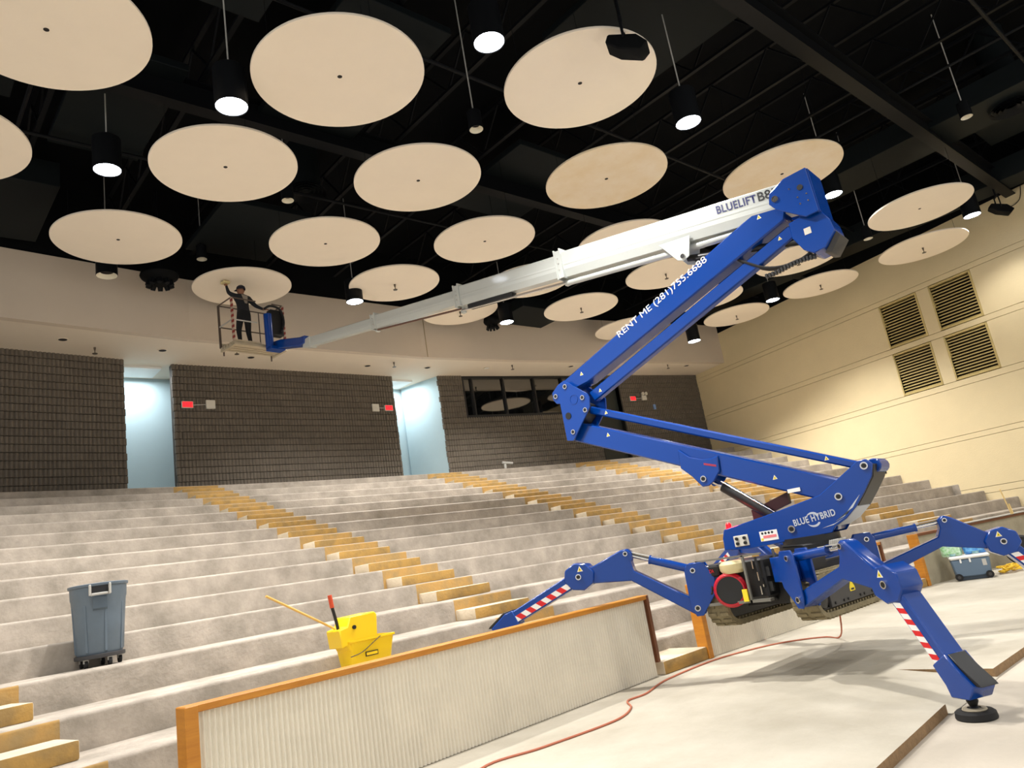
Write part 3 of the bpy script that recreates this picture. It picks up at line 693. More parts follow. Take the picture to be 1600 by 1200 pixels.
# --- chassis
bm = BM(); box(bm, 7.75, 9.95, 4.45, 5.0, .76, 1.12); ch = obj('chassis', bm, m_mblack, lift, bev=.01)
bm = BM(); box(bm, 7.75, 9.9, 4.42, 5.3, 1.10, 1.24); obj('deck_frame', bm, m_mblack, lift, bev=.01)
for x in (7.85, 8.6):
    bm = BM(); box(bm, x, x+.14, 4.2, 5.2, .80, .92); obj('track_beam', bm, m_mblack, lift)
bm = BM(); lathe(bm, (9.45, 4.94, 1.2), [(.4, 0), (.42, .02), (.42, .1), (.36, .12), (.36, .2), (0, .2)], 36, close=False); obj('slewing_ring', bm, m_mblack, lift)
bm = BM(); box(bm, 8.1, 9.3, 4.40, 4.5, 1.12, 1.22); obj('valve_cover', bm, m_blue, lift, bev=.01)
for k in range(9):
    bm = BM(); x = 8.9+k*.05; cyl(bm, (x, 4.46, 1.22), (x, 4.42, 1.32), .01, .014, 6); obj('control_lever', bm, m_lgrey, lift)
bm = BM(); box(bm, 8.25, 8.75, 4.36, 4.40, 1.16, 1.26); obj('hose_guard', bm, m_lgrey, lift, bev=.004)
# --- engine at the front
en = obj('engine', (lambda b: (box(b, 7.52, 8.15, 4.56, 5.32, .86, 1.28), b)[1])(BM()), m_mblack, lift, bev=.02)
bm = BM(); box(bm, 7.42, 7.5, 4.5, 5.36, .83, .86); box(bm, 7.42, 7.445, 4.72, 4.745, .83, 1.34); box(bm, 7.42, 7.445, 5.33, 5.355, .83, 1.34); box(bm, 7.42, 7.445, 4.5, 5.355, 1.325, 1.345); obj('guard_frame', bm, mat('guard_grey', (110, 108, 100), .5), en)
for k, (yy, zz) in enumerate(((4.62, .9), (4.62, 1.05), (4.66, 1.18), (4.58, .98))):
    bm = BM(); box(bm, 7.49, 7.515, yy, yy+.012, zz, zz+.09); obj('chrome_strip', bm, m_chrome, en)
bm = BM(); box(bm, 7.78, 8.5, 4.32, 4.56, .84, 1.26); obj('hydraulic_tank', bm, m_mblack, lift, bev=.02)
bm = BM(); lathe(bm, (7.52, 5.0, .985), [(.19, 0), (.19, .1), (.165, .13), (.15, .13)], 28, ax=(-1, -.35, 0), close=False); fan = obj('fan_housing', bm, m_red, en)
bm = BM(); lathe(bm, (7.52, 5.0, .985), [(.0, .12), (.05, .125), (.148, .125)], 28, ax=(-1, -.35, 0), close=False); obj('fan_grille', bm, m_mblack, fan)
bm = BM(); box(bm, 7.44, 7.56, 4.84, 5.16, .83, .87); obj('engine_foot', bm, m_red, en)
bm = BM(); lathe(bm, (7.5, 4.9, 1.16), [(.0, 0), (.09, .0), (.115, .04), (.115, .1), (.09, .135), (0, .135)], 16, close=False)
for v in bm.verts: v.co.y = 4.93+(v.co.y-4.9)*1.3
obj('fuel_tank', bm, mat('tank_cream', (214, 198, 150), .45), en)
bm = BM(); box(bm, 7.46, 7.6, 5.1, 5.34, 1.14, 1.27); o = obj('air_filter', bm, m_mblack, en, bev=.02)
text('lettering', 'HONDA', (7.455, 5.31, 1.19), (0, -1, 0), (0, 0, 1), .16, m_redp, o, .04)
bm = BM(); box(bm, 7.40, 7.415, 4.75, 4.81, .85, .98); obj('yellow_tag', bm, m_yelp, en)
for k, pts in enumerate([[(8.1, 4.6, 1.3), (7.95, 4.5, 1.24), (7.8, 4.52, 1.05), (7.75, 4.62, .9)], [(7.9, 4.62, 1.34), (7.7, 4.5, 1.28), (7.65, 4.45, 1.1), (7.9, 4.44, 1.0)], [(8.0, 4.55, 1.35), (8.2, 4.42, 1.32), (8.4, 4.44, 1.2), (8.5, 4.6, 1.05)], [(7.5, 4.62, 1.3), (7.46, 4.58, 1.1), (7.6, 4.6, .9), (7.8, 4.62, .8)], [(7.5, 5.25, 1.14), (7.45, 5.22, 1.0), (7.47, 5.3, .9), (7.55, 5.32, .85)]]):
    bm = BM(); tube(bm, spline(pts), .016, 6); obj('hose', bm, m_rubber, lift)
bm = BM(); tube(bm, spline([(7.5, 5.36, 1.3), (7.44, 5.36, 1.0), (7.36, 5.40, .80)]), .006, 5); obj('white_wire', bm, m_wht, lift)
for zz in (.92, 1.08):
    bm = BM(); box(bm, 7.6, 7.63, 4.54, 4.56, zz, zz+.1); obj('chrome_clip', bm, m_chrome, en)

# --- outriggers
def outrigger(px, py, hd, pose, foot_s, foot_z, ks=1.0):
    fr = Frame((px, py), hd); Z = .83; a = R(pose)
    rot = lambda s, z: (s*ks*math.cos(a)-z*math.sin(a), s*ks*math.sin(a)+z*math.cos(a)+Z)
    # fixed bracket on the chassis
    bm = BM(); pl = [(-.16, .50), (.03, .50), (.07, .42), (.075, .02), (.03, -.09), (-.05, -.09), (-.10, -.02), (-.22, .12), (-.26, .3)]
    for t0, t1 in ((-.11, -.085), (.085, .11)): prism(bm, fr, [(s, z+Z) for s, z in pl], t0, t1)
    box(bm, -.40, -.14, -.085, .085, Z+.18, Z+.44, fr)
    leg = obj('outrigger', bm, m_blue, lift, bev=.006)
    th = [(-.075, 0), (-.05, -.06), (.02, -.08), (.80, .18), (1.33, .06), (1.38, .21), (.98, .51), (.90, .545), (.83, .50), (.83, .40), (.78, .30), (.02, .08), (-.05, .06)]
    plate('thigh', [rot(*q) for q in th], -.08, .08, parent=leg, fr=fr)
    kn = rot(1.44, .13); pT = (-.03, Z+.42); ap = rot(.90, .475)
    A = fr(pT[0], 0, pT[1]); B = fr(ap[0], 0, ap[1]); mid = A+(B-A)*.66
    bm = BM(); cyl(bm, A, mid, .048, n=16); cyl(bm, A+(mid-A)*.96, mid, .054, n=16); obj('cylinder', bm, m_blue, leg)
    bm = BM(); cyl(bm, mid, B, .026, n=12); obj('piston_rod', bm, m_chrome, leg)
    bm = BM(); off = Vector((0, 0, .045)); beam(bm, A+(B-A)*.5+off, B+off*.8, .06, .008); obj('rod_guard', bm, m_lgrey, leg)
    # knee
    K = [(kn[0]+.20*math.cos(q+.2), kn[1]+.17*math.sin(q+.2)) for q in [k*math.pi/4+.39 for k in range(8)]]
    plate('knee', K, -.115, .115, parent=leg, fr=fr)
    for t_ in (-.115, .115):
        pindark(leg, kn[0]+.0, kn[1]-.0, t_, .036, fr); pindark(leg, ap[0], ap[1]+.01, .08 if t_ > 0 else -.08, .028, fr); pindark(leg, 0, Z, t_*.96, .034, fr); pindark(leg, pT[0], pT[1], t_*.96, .03, fr)
        tri_sticker(leg, kn[0]-.03, kn[1]+.09, t_, .06, fr)
    # shin down to the ankle
    az = foot_z+.30; ank = (foot_s-.02, az); dx, dz = ank[0]-kn[0], ank[1]-kn[1]; L_ = math.hypot(dx, dz); dx /= L_; dz /= L_; nx, nz = -dz, dx
    Q = lambda l, o: (kn[0]+dx*l+nx*o, kn[1]+dz*l+nz*o)
    sh = plate('shin', [Q(.02, -.085), Q(L_, -.075), Q(L_, .075), Q(.02, .085)], -.1, .1, parent=leg, fr=fr)
    l0, l1 = .19, L_-.1; n = 11
    for tt in (-.1015, .1015):
        for k in range(n):
            a0, a1 = l0+(l1-l0)*k/n, l0+(l1-l0)*(k+1)/n; sk = .05
            bm = BM(); prism(bm, fr, [Q(a0, .01), Q(a1, .01), Q(a1-sk, -.062), Q(a0-sk, -.062)], tt, tt+(.002 if tt > 0 else -.002)); obj('stripe', bm, m_redp if k % 2 else m_wht, sh)
    # ankle shoe with its black cover, ball joint and foot pad
    f0 = foot_s
    bm = BM(); prism(bm, fr, [Q(L_-.17, -.095), Q(L_+.0, -.10), (f0-.08, foot_z+.16), (f0+.10, foot_z+.16), (f0+.17, foot_z+.26), Q(L_-.06, .10), Q(L_-.17, .088)], -.112, .112); shoe = obj('ankle', bm, m_blue, leg, bev=.008)
    bm = BM(); prism(bm, fr, [Q(L_-.16, .088), Q(L_-.05, .1), (f0+.17, foot_z+.262), (f0+.22, foot_z+.26), (f0+.20, foot_z+.285), Q(L_-.04, .125), Q(L_-.16, .10)], -.085, .085); obj('cover', bm, m_mblack, shoe, bev=.004)
    bm = BM(); lathe(bm, fr(f0, 0, foot_z), [(.03, .16), (.045, .13), (.028, .09), (.05, .065)], 16, close=False); obj('ball_joint', bm, m_mblack, shoe)
    bm = BM(); lathe(bm, fr(f0, 0, foot_z), [(.085, .06), (.09, .068), (.085, .078), (.05, .08)], 24, close=False); obj('pad_ring', bm, mat('pad_ring', (176, 164, 140), .6), shoe)
    bm = BM(); lathe(bm, fr(f0, 0, foot_z), [(0, .001), (.145, .001), (.15, .01), (.145, .05), (.13, .062), (0, .064)], 32, close=False); obj('foot_pad', bm, m_rubber, shoe)
    bm = BM(); p0 = fr(*(lambda q: (q[0], 0, q[1]+.0))(rot(1.02, .30))); lathe(bm, p0+Vector((0, 0, .10)), [(.035, -.008), (.045, 0), (.035, .008), (.028, 0), (.035, -.008)], 14, ax=fr.r, close=False); obj('lifting_eye', bm, m_blue, leg)
    return leg
outrigger(7.45, 5.45, -28, 17, 2.42, .652)
outrigger(7.42, 4.07, 206.9, 0, 1.77, -.08, .9)
outrigger(9.75, 4.35, 150, 1, 2.06, -.08)
outrigger(9.75, 5.45, 28, 17, 2.42, .652)
bm = BM(); tube(bm, spline([(7.0, 3.22, 1.02), (6.96, 3.16, .96), (6.98, 3.1, .86), (6.9, 3.0, .84)]), .006, 5); obj('safety_wire', bm, m_wht, lift)

# --- turret
TUR = [(1.07, 1.65), (.47, 1.74), (.23, 1.78), (-.32, 1.88), (-.75, 2.13), (-.86, 2.2), (-.97, 2.21), (-1.04, 2.14), (-.99, 1.99), (-.86, 1.82), (-.73, 1.67), (-.57, 1.54), (-.42, 1.47), (-.36, 1.40), (.32, 1.37), (.79, 1.35), (1.12, 1.38), (1.11, 1.54)]
tu = plate('turret', TUR, -.30, -.27, bev=.008)
plate('turret_plate', TUR, .27, .30, parent=tu, bev=.008)
plate('turret_core', [(1.06, 1.60), (.45, 1.68), (-.2, 1.70), (-.5, 1.62), (-.36, 1.42), (1.08, 1.40)], -.27, .27, parent=tu)
plate('rear_cover', [(-1.045, 2.14), (-1.0, 1.985), (-.865, 1.815), (-.735, 1.665), (-.70, 1.69), (-.83, 1.84), (-.96, 2.0), (-1.0, 2.13)], -.268, .268, m_mblack, tu)
plate('rear_plate', [(-.735, 1.663), (-.575, 1.535), (-.42, 1.465), (-.40, 1.49), (-.56, 1.56), (-.70, 1.69)], -.268, .268, m_silver, tu)
plate('rear_boss', [(-1.0+.09*math.cos(q*.5236), 2.12+.09*math.sin(q*.5236)) for q in range(12)], -.12, .268, parent=tu)
for s, z in ((-.94, 2.13), (-.55, 1.82), (.13, 1.52)): pindark(tu, s, z, -.30, .047)
# silver speed stripes on the side near the rear
for a in ([(-.56, 1.56), (-.42, 1.505), (-.25, 1.47), (-.40, 1.49)], [(-.66, 1.66), (-.60, 1.60), (-.44, 1.53), (-.56, 1.575)], [(-.80, 1.80), (-.72, 1.73), (-.60, 1.62), (-.68, 1.66)]):
    bm = BM(); prism(bm, bf, a, -.3, -.303); obj('silver_stripe', bm, m_silver, tu)
xd = bf(-.54, 0, .055)-bf(0, 0, 0); yd = Vector((0, 0, 1))+bf.u*.1
text('lettering', 'BLUE HYBRID', bf(.085, -.302, 1.545), xd, yd, .55, m_silver, tu, .085, .003, bold=.025)
for sg, z0_ in ((1, 1.64), (-1, 1.545)):           # crescent pair of the emblem
    P = []; cs, cz = -.17, 1.595
    for k in range(9): q = math.pi*(.12+.76*k/8); P.append((cs-.085*math.cos(q), cz+sg*(.02+.075*math.sin(q))))
    for k in range(9): q = math.pi*(.88-.76*k/8); P.append((cs+.012-.075*math.cos(q), cz+sg*(.022+.048*math.sin(q))))
    bm = BM(); prism(bm, bf, P, -.3, -.303); obj('emblem_crescent', bm, m_silver, tu)
bm = BM(); box(bm, .74, .95, -.312, -.3, 1.40, 1.545, bf); pn = obj('control_panel', bm, m_almond, tu, bev=.006)
for s in (.79, .9):
    for z in (1.44, 1.505):
        bm = BM(); cyl(bm, bf(s, -.312, z), bf(s, -.335, z), .022, n=10); obj('knob', bm, m_mblack, pn)
bm = BM(); box(bm, .33, .575, -.304, -.3, 1.42, 1.55, bf); lb = obj('warning_label', bm, m_wht, tu)
for k in range(4):
    bm = BM(); s = .535-.045*k; cyl(bm, bf(s, -.304, 1.522), bf(s, -.306, 1.522), .016, n=12); obj('pictogram', bm, m_blk, lb)
bm = BM(); box(bm, .35, .53, -.306, -.304, 1.455, 1.49, bf); obj('red_text_block', bm, mat('faded_red', (226, 120, 124), .6), lb)
bm = BM(); box(bm, .535, .565, -.306, -.304, 1.43, 1.46, bf); obj('yellow_mark', bm, m_yelp, lb)
# red beacon at the nose of the turret
bm = BM(); lathe(bm, bf(1.03, -.2, 1.655), [(.045, 0), (.045, .015), (.038, .02), (.036, .06), (.02, .08), (0, .085)], 16, close=False); bc = obj('beacon', bm, mat('beacon_red', (255, 4, 16), .3, emit=5), tu)
l = bpy.data.lights.new('beacon_light', 'POINT'); l.energy = 2.5; l.color = (1, .05, .06); l.shadow_soft_size = .04; lo = bpy.data.objects.new('beacon_light', l); C.objects.link(lo); lo.parent = bc; lo.location = bf(1.03, -.2, 1.79)-Vector(LC)

# --- lower arm, its tie bar and cylinder
la = plate('lower_arm', [(3.30, 3.76), (-.57, 2.03), (-.66, 1.90), (-.60, 1.78), (-.45, 1.74), (3.40, 3.46)], -.14, .14, bev=.02)
BRK = [(1.56, 2.90), (1.40, 2.75), (1.22, 2.68), (1.08, 2.66), (.97, 2.68), (.99, 2.46), (1.10, 2.34), (1.19, 2.29), (1.30, 2.29), (1.42, 2.46), (1.58, 2.62)]
plate('cylinder_bracket', BRK, -.18, -.15, parent=la); plate('cylinder_bracket', BRK, .15, .18, parent=la)
pindark(la, 1.25, 2.40, -.18, .045)
bm = BM(); q0 = Vector((bf.u*-1)); box(bm, 1.02, 1.20, -.183, -.18, 2.555, 2.585, lambda s, t, z: bf(s, t, z+(s-1.1)*.35)); obj('red_sticker', bm, mat('dull_red', (150, 40, 70), .6), la)
tri_sticker(la, 2.72, 3.40, -.14, .055); tri_sticker(la, .25, 2.22, -.14, .055)
ti = plate('tie_bar', [(3.0, 3.95), (-.86, 2.19), (-.95, 2.12), (-.84, 2.09), (3.05, 3.84)], -.07, .07, bev=.02)
tri_sticker(ti, 2.72, 3.77, -.07, .05); tri_sticker(ti, -.45, 2.33, -.07, .05)
cy = BM(); A = bf(1.25, 0, 2.40); B = bf(.30, 0, 1.60); cyl(cy, A+(B-A)*.19, B, .075, n=20); cylo = obj('lift_cylinder', cy, m_mblack, lift)
bm = BM(); cyl(bm, A, A+(B-A)*.2, .036, n=14); obj('piston_rod', bm, m_chrome, cylo)
bm = BM(); cyl(bm, A+(B-A)*.2+Vector((0, 0, .085))-bf.r*.05, B+Vector((0, 0, .085))-bf.r*.05, .012, n=8); obj('hydraulic_pipe', bm, m_chrome, cylo)
bm = BM(); box(bm, .2, .75, .02, .1, 1.80, 1.95, lambda s, t, z: bf(s, t, z-(s-.4)*.28)); o = obj('valve_box', bm, mat('dark_red_box', (60, 14, 20), .5), lift)
bm = BM(); box(bm, -.05, .12, -.16, -.15, 1.98, 2.03, bf); obj('white_plate', bm, m_wht, lift)

# --- elbow
ELB = [(3.44, 4.42), (3.30, 4.46), (2.90, 4.13), (2.87, 4.06), (2.89, 3.90), (3.28, 3.48), (3.33, 3.44), (3.45, 3.47), (3.46, 4.10), (3.53, 4.12), (3.585, 4.20), (3.58, 4.32), (3.51, 4.37)]
el = plate('elbow', ELB, -.25, -.22, bev=.006); plate('elbow_plate', ELB, .22, .25, parent=el, bev=.006)
plate('elbow_core', [(3.35, 4.2), (3.05, 4.0), (3.1, 3.8), (3.38, 3.6), (3.43, 4.1)], -.2, .2, m_mblack, el)
for s, z in ((3.29, 4.35), (3.51, 4.24), (2.99, 4.08), (2.98, 3.87), (3.29, 3.58)): pindark(el, s, z, -.25, .04)
bm = BM(); cyl(bm, bf(3.33, -.25, 3.86), bf(3.33, -.262, 3.86), .055, n=18); obj('hub', bm, m_mblack, el)
bm = BM(); lathe(bm, bf(3.17, -.25, 4.1), [(.085, 0), (.085, .006), (.07, .006), (.07, 0)], 20, ax=-bf.r, close=False); obj('weld_ring', bm, m_blue, el)

# --- upper arm with its tie bar
ua = plate('upper_arm', [(3.40, 4.48), (-.74, 6.02), (-.82, 5.80), (-.74, 5.60), (2.90, 4.33), (3.25, 4.28)], -.14, .14, bev=.02)
ut = plate('upper_tie_bar', [(2.98, 4.17), (-.74, 5.53), (-.86, 5.45), (-.80, 5.34), (2.90, 4.0)], -.07, .07, bev=.02)
xd = bf(-1.7, 0, .63)-bf(0, 0, 0); yd = Vector((0, 0, 1)).cross(xd).cross(xd)*-1; yd = (Vector((0, 0, 1))-xd.normalized()*xd.normalized().z)
text('lettering', 'RENT ME (281)755.6688', bf(2.15, -.142, 4.815), xd, yd, 1.82, m_wht, ua, .14, .004, bold=0)
tri_sticker(ua, 3.0, 4.50, -.14, .055); tri_sticker(ua, -.42, 5.79, -.14, .055); tri_sticker(ut, 2.75, 4.15, -.07, .05); tri_sticker(ut, -.6, 5.40, -.07, .05)

# --- boom head
HD = [(-.90, 6.10), (-1.22, 6.12), (-1.24, 5.47), (-1.06, 5.46), (-.72, 5.72), (-.64, 5.84), (-.68, 5.98)]
hdp = plate('boom_head', HD, -.29, -.26, bev=.008); plate('head_plate', HD, .26, .29, parent=hdp, bev=.008)
plate('head_rear', [(-1.20, 6.11), (-1.235, 6.11), (-1.25, 5.47), (-1.21, 5.47)], -.26, .26, parent=hdp, bev=.004)
plate('head_top', [(-.92, 6.09), (-1.2, 6.11), (-1.2, 6.08), (-.92, 6.06)], -.26, .26, parent=hdp, bev=.004)
LOW = [(-1.02, 5.53), (-1.23, 5.52), (-1.32, 5.33), (-1.34, 5.17), (-1.18, 4.99), (-1.02, 4.97), (-.90, 5.07), (-.80, 5.28), (-.80, 5.50)]
hl = plate('head_lower_box', LOW, -.21, .21, parent=hdp, bev=.01)
plate('head_foot', [(-1.34, 5.17), (-1.18, 4.99), (-1.14, 4.94), (-1.22, 4.92), (-1.38, 5.10)], -.15, .2, m_grey, hdp, bev=.004)
bm = BM(); box(bm, -1.06, -.97, -.214, -.21, 5.25, 5.34, bf); obj('cutout', bm, m_almond, hl)
pindark(hdp, -.74, 5.87, -.29, .045)
for s, z, r in ((-1.09, 5.88, .04), (-1.03, 5.76, .012), (-1.15, 5.76, .012), (-1.15, 5.66, .012), (-1.04, 5.66, .012), (-.95, 5.92, .01)):
    bm = BM(); cyl(bm, bf(s, -.29, z), bf(s, -.302, z), r, n=12); obj('bolt', bm, m_mblack if r > .03 else m_chrome, hdp)
for k in range(5):
    bm = BM(); tube(bm, spline([bf(-1.0, -.1+.05*k, 5.05), bf(-.7, -.1+.05*k, 4.98+.02*k), bf(-.3, -.08+.04*k, 5.08), bf(.2, -.08+.04*k, 5.45), bf(.7, -.06+.03*k, 5.62)]), .02, 6); obj('hose', bm, m_rubber, hdp)
bm = BM()
for k in range(16): box(bm, -1.0+k*.045, -.97+k*.045, -.13, -.07, 4.93+.02*math.sin(k*.35), 4.985+.02*math.sin(k*.35), bf)
obj('energy_chain', bm, m_mblack, hdp, kind='stuff')

# --- telescopic boom: a long straight line rising away from the head
sl = (7.52-5.96)/(10.3+.6)                 # rise per metre along the boom
def bl(s): return 5.935+sl*(s+.6)          # centre line of the boom
def section(name, s0, s1, h0, h1, hw, parent=lift):
    bm = BM(); prof = []
    def prof_at(s, h):
        z = bl(s); k = .36*h
        return [(-hw*.72, z-h/2), (-hw, z-h*.22), (-hw, z-.03), (-hw*1.03, z-.02), (-hw*1.03, z+.0), (-hw, z+.012), (-hw, z+h/2-.02), (-hw+.02, z+h/2), (hw-.02, z+h/2), (hw, z+h/2-.02), (hw, z-h*.22), (hw*.72, z-h/2)]
    a = [bm.verts.new(bf(s0, t, z)) for t, z in prof_at(s0, h0)]; b = [bm.verts.new(bf(s1, t, z)) for t, z in prof_at(s1, h1)]
    face(bm, a); face(bm, b[::-1])
    for k in range(len(a)): face(bm, [a[k], b[k], b[(k+1) % len(a)], a[(k+1) % len(a)]])
    return obj(name, bm, m_white, parent, ang=.25)
bo = section('boom', -1.15, 3.02, .44, .46, .15)
s2 = section('boom_section', 3.0, 5.50, .40, .40, .125, bo); s3 = section('boom_section', 5.45, 8.05, .30, .30, .10, bo); s4 = section('boom_section', 8.0, 10.45, .235, .235, .08, bo)
def collar(s, h, hw, drop):
    bm = BM(); z = bl(s)
    for a in (-.07, .05): box(bm, s+a, s+a+.025, -hw, hw, z-h/2-.01, z+h/2+.03, bf)
    box(bm, s-.05, s+.05, -hw+.01, -hw+.03, z-h/2, z+h/2, bf); box(bm, s-.04, s+.04, -.04, .04, z-h/2-drop, z-h/2, bf)
    c = obj('collar', bm, m_white, bo, bev=.004)
    for q in (-.12, .02, .14):
        bm = BM(); cyl(bm, bf(s, -hw, z+q*h*1.6), bf(s, -hw-.012, z+q*h*1.6), .014, n=8); obj('bolt', bm, m_lgrey, c)
collar(3.02, .50, .185, .1); collar(5.5, .42, .155, .12); collar(8.05, .32, .125, .05)
bm = BM(); cyl(bm, bf(3.02, -.02, bl(3.02)-.31), bf(.5, -.02, bl(.5)-.30), .05, n=14); cyl(bm, bf(.8, -.02, bl(.8)-.30), bf(-.75, -.02, 5.66), .055, n=14); tb = obj('extension_tube', bm, m_white, bo)
bm = BM(); cyl(bm, bf(5.5, -.03, bl(5.5)-.27), bf(3.0, -.03, bl(3.0)-.30), .025, n=10); obj('extension_rod', bm, m_chrome, bo)
bm = BM(); cyl(bm, bf(8.02, -.03, bl(8.02)-.18), bf(5.5, -.03, bl(5.5)-.24), .02, n=10); obj('extension_rod', bm, mat('brown_rod', (96, 66, 52), .4), bo)
bm = BM(); box(bm, 4.2, 5.3, -.09, .05, -.29, -.21, lambda s, t, z: bf(s, t, bl(s)+z)); obj('cable_tray', bm, m_mblack, bo)
plate('boom_lug', [(1.15, bl(1.15)-.17), (.62, bl(.62)-.15), (.70, 5.66), (.80, 5.62), (.90, 5.66)], -.165, -.15, m_white, bo, bev=.004); plate('boom_lug', [(1.15, bl(1.15)-.17), (.62, bl(.62)-.15), (.70, 5.66), (.80, 5.62), (.90, 5.66)], .15, .165, m_white, bo, bev=.004)
pindark(bo, .80, 5.69, -.165, .035)
bm = BM(); cyl(bm, bf(.8, 0, 5.69), bf(-.9, 0, 5.25), .05, n=14); obj('boom_cylinder', bm, m_mblack, bo)
xd = bf(-1, 0, -sl)-bf(0, 0, 0); yd = Vector((0, 0, 1))
text('lettering', 'BLUELIFT', bf(.14, -.153, bl(.14)+.045), xd, yd, .60, m_navy, bo, .125, .004, bold=.02)
text('lettering', 'B85', bf(-.48, -.153, bl(-.48)+.045), xd, yd, .28, m_blk, bo, .135, .004, bold=.015)
plate('boom_tip', [(10.4, bl(10.4)+.13), (10.62, bl(10.5)+.10), (10.72, bl(10.5)-.08), (10.4, bl(10.4)-.14)], -.1, .1, m_white, bo)
# --- rotating jib mount and basket
jb = plate('jib', [(10.55, 7.70), (10.75, 7.72), (11.55, 7.93), (11.92, 7.98), (11.95, 7.80), (11.5, 7.70), (10.8, 7.52), (10.6, 7.52)], -.13, .13)
bm = BM(); cyl(bm, bf(11.82, -.26, 7.78), bf(11.82, -.26, 8.66), .10, n=18); obj('rotator', bm, m_blue, jb)
bm = BM(); box(bm, 11.7, 11.95, -.3, .1, 7.72, 7.82, bf); obj('rotator_arm', bm, m_blue, jb, bev=.01)
bz = 7.92
bk = BM(); 
for k in range(5): box(bk, 12.0+.13*k, 12.09+.13*k, -1.12, .32, bz-.06, bz, bf)
box(bk, 12.0, 12.62, -1.12, -1.06, bz-.11, bz-.06, bf); box(bk, 12.0, 12.62, .26, .32, bz-.11, bz-.06, bf); box(bk, 11.95, 12.05, -1.12, .32, bz-.1, bz-.06, bf)
basket = obj('basket', bk, m_alu, lift)
m_brown = mat('basket_rail_grey', (84, 70, 60), .5)
for s in (12.0, 12.64):
    for t_ in (-1.10, .30):
        bm = BM(); box(bm, s-.022, s+.022, t_-.022, t_+.022, bz, bz+1.12, bf); p_ = obj('post', bm, mat('post_dull_white', (176, 158, 140), .6) if s < 12.3 else m_brown, basket)
        if s < 12.3:
            for k in range(8):
                bm = BM(); z = bz+.05+k*.135; prism(bm, lambda a, b, c: bf(b, a, c), [(t_-.0245, z), (t_+.0245, z+.03), (t_+.0245, z+.1), (t_-.0245, z+.07)], s-.0245, s+.0245); obj('red_band', bm, mat('dull_red2', (132, 40, 34), .6), p_)
for z in (.55, 1.12):
    for a, b in (((12.0, -1.10), (12.64, -1.10)), ((12.64, -1.10), (12.64, .30)), ((12.0, .30), (12.64, .30)), ((12.0, -1.10), (12.0, -.45)), ((12.0, .0), (12.0, .30))):
        bm = BM(); cyl(bm, bf(a[0], a[1], bz+z), bf(b[0], b[1], bz+z), .017, n=8); obj('rail', bm, m_brown if z > 1 or a[0] > 12.3 else m_lgrey, basket)
for t_ in (-.55, .0):
    bm = BM(); cyl(bm, bf(12.64, t_, bz), bf(12.64, t_, bz+1.12), .014, n=8); obj('baluster', bm, m_brown, basket)
bm = BM(); box(bm, 12.62, 12.63, -1.1, .3, bz, bz+.12, bf); box(bm, 11.99, 12.0, -1.1, -.4, bz, bz+.04, bf); obj('toe_board', bm, m_alu, basket)
bm = BM(); box(bm, 11.9, 12.1, -.12, .24, bz+.25, bz+.95, bf); obj('control_box', bm, m_mblack, basket, bev=.03)
bm = BM(); tube(bm, spline([bf(11.86, -.3, bz+.9), bf(11.9, -.1, bz+1.02), bf(11.88, .15, bz+.95), bf(11.86, .22, bz+.6), bf(11.85, .1, bz+.3)]), .03, 8); obj('cable_loop', bm, m_rubber, basket)
for t_ in (-1.05, .25):
    bm = BM(); cyl(bm, bf(12.6, t_, bz-.06), bf(12.6, t_, bz-.2), .02, n=8); obj('foot_peg', bm, m_brown, basket)

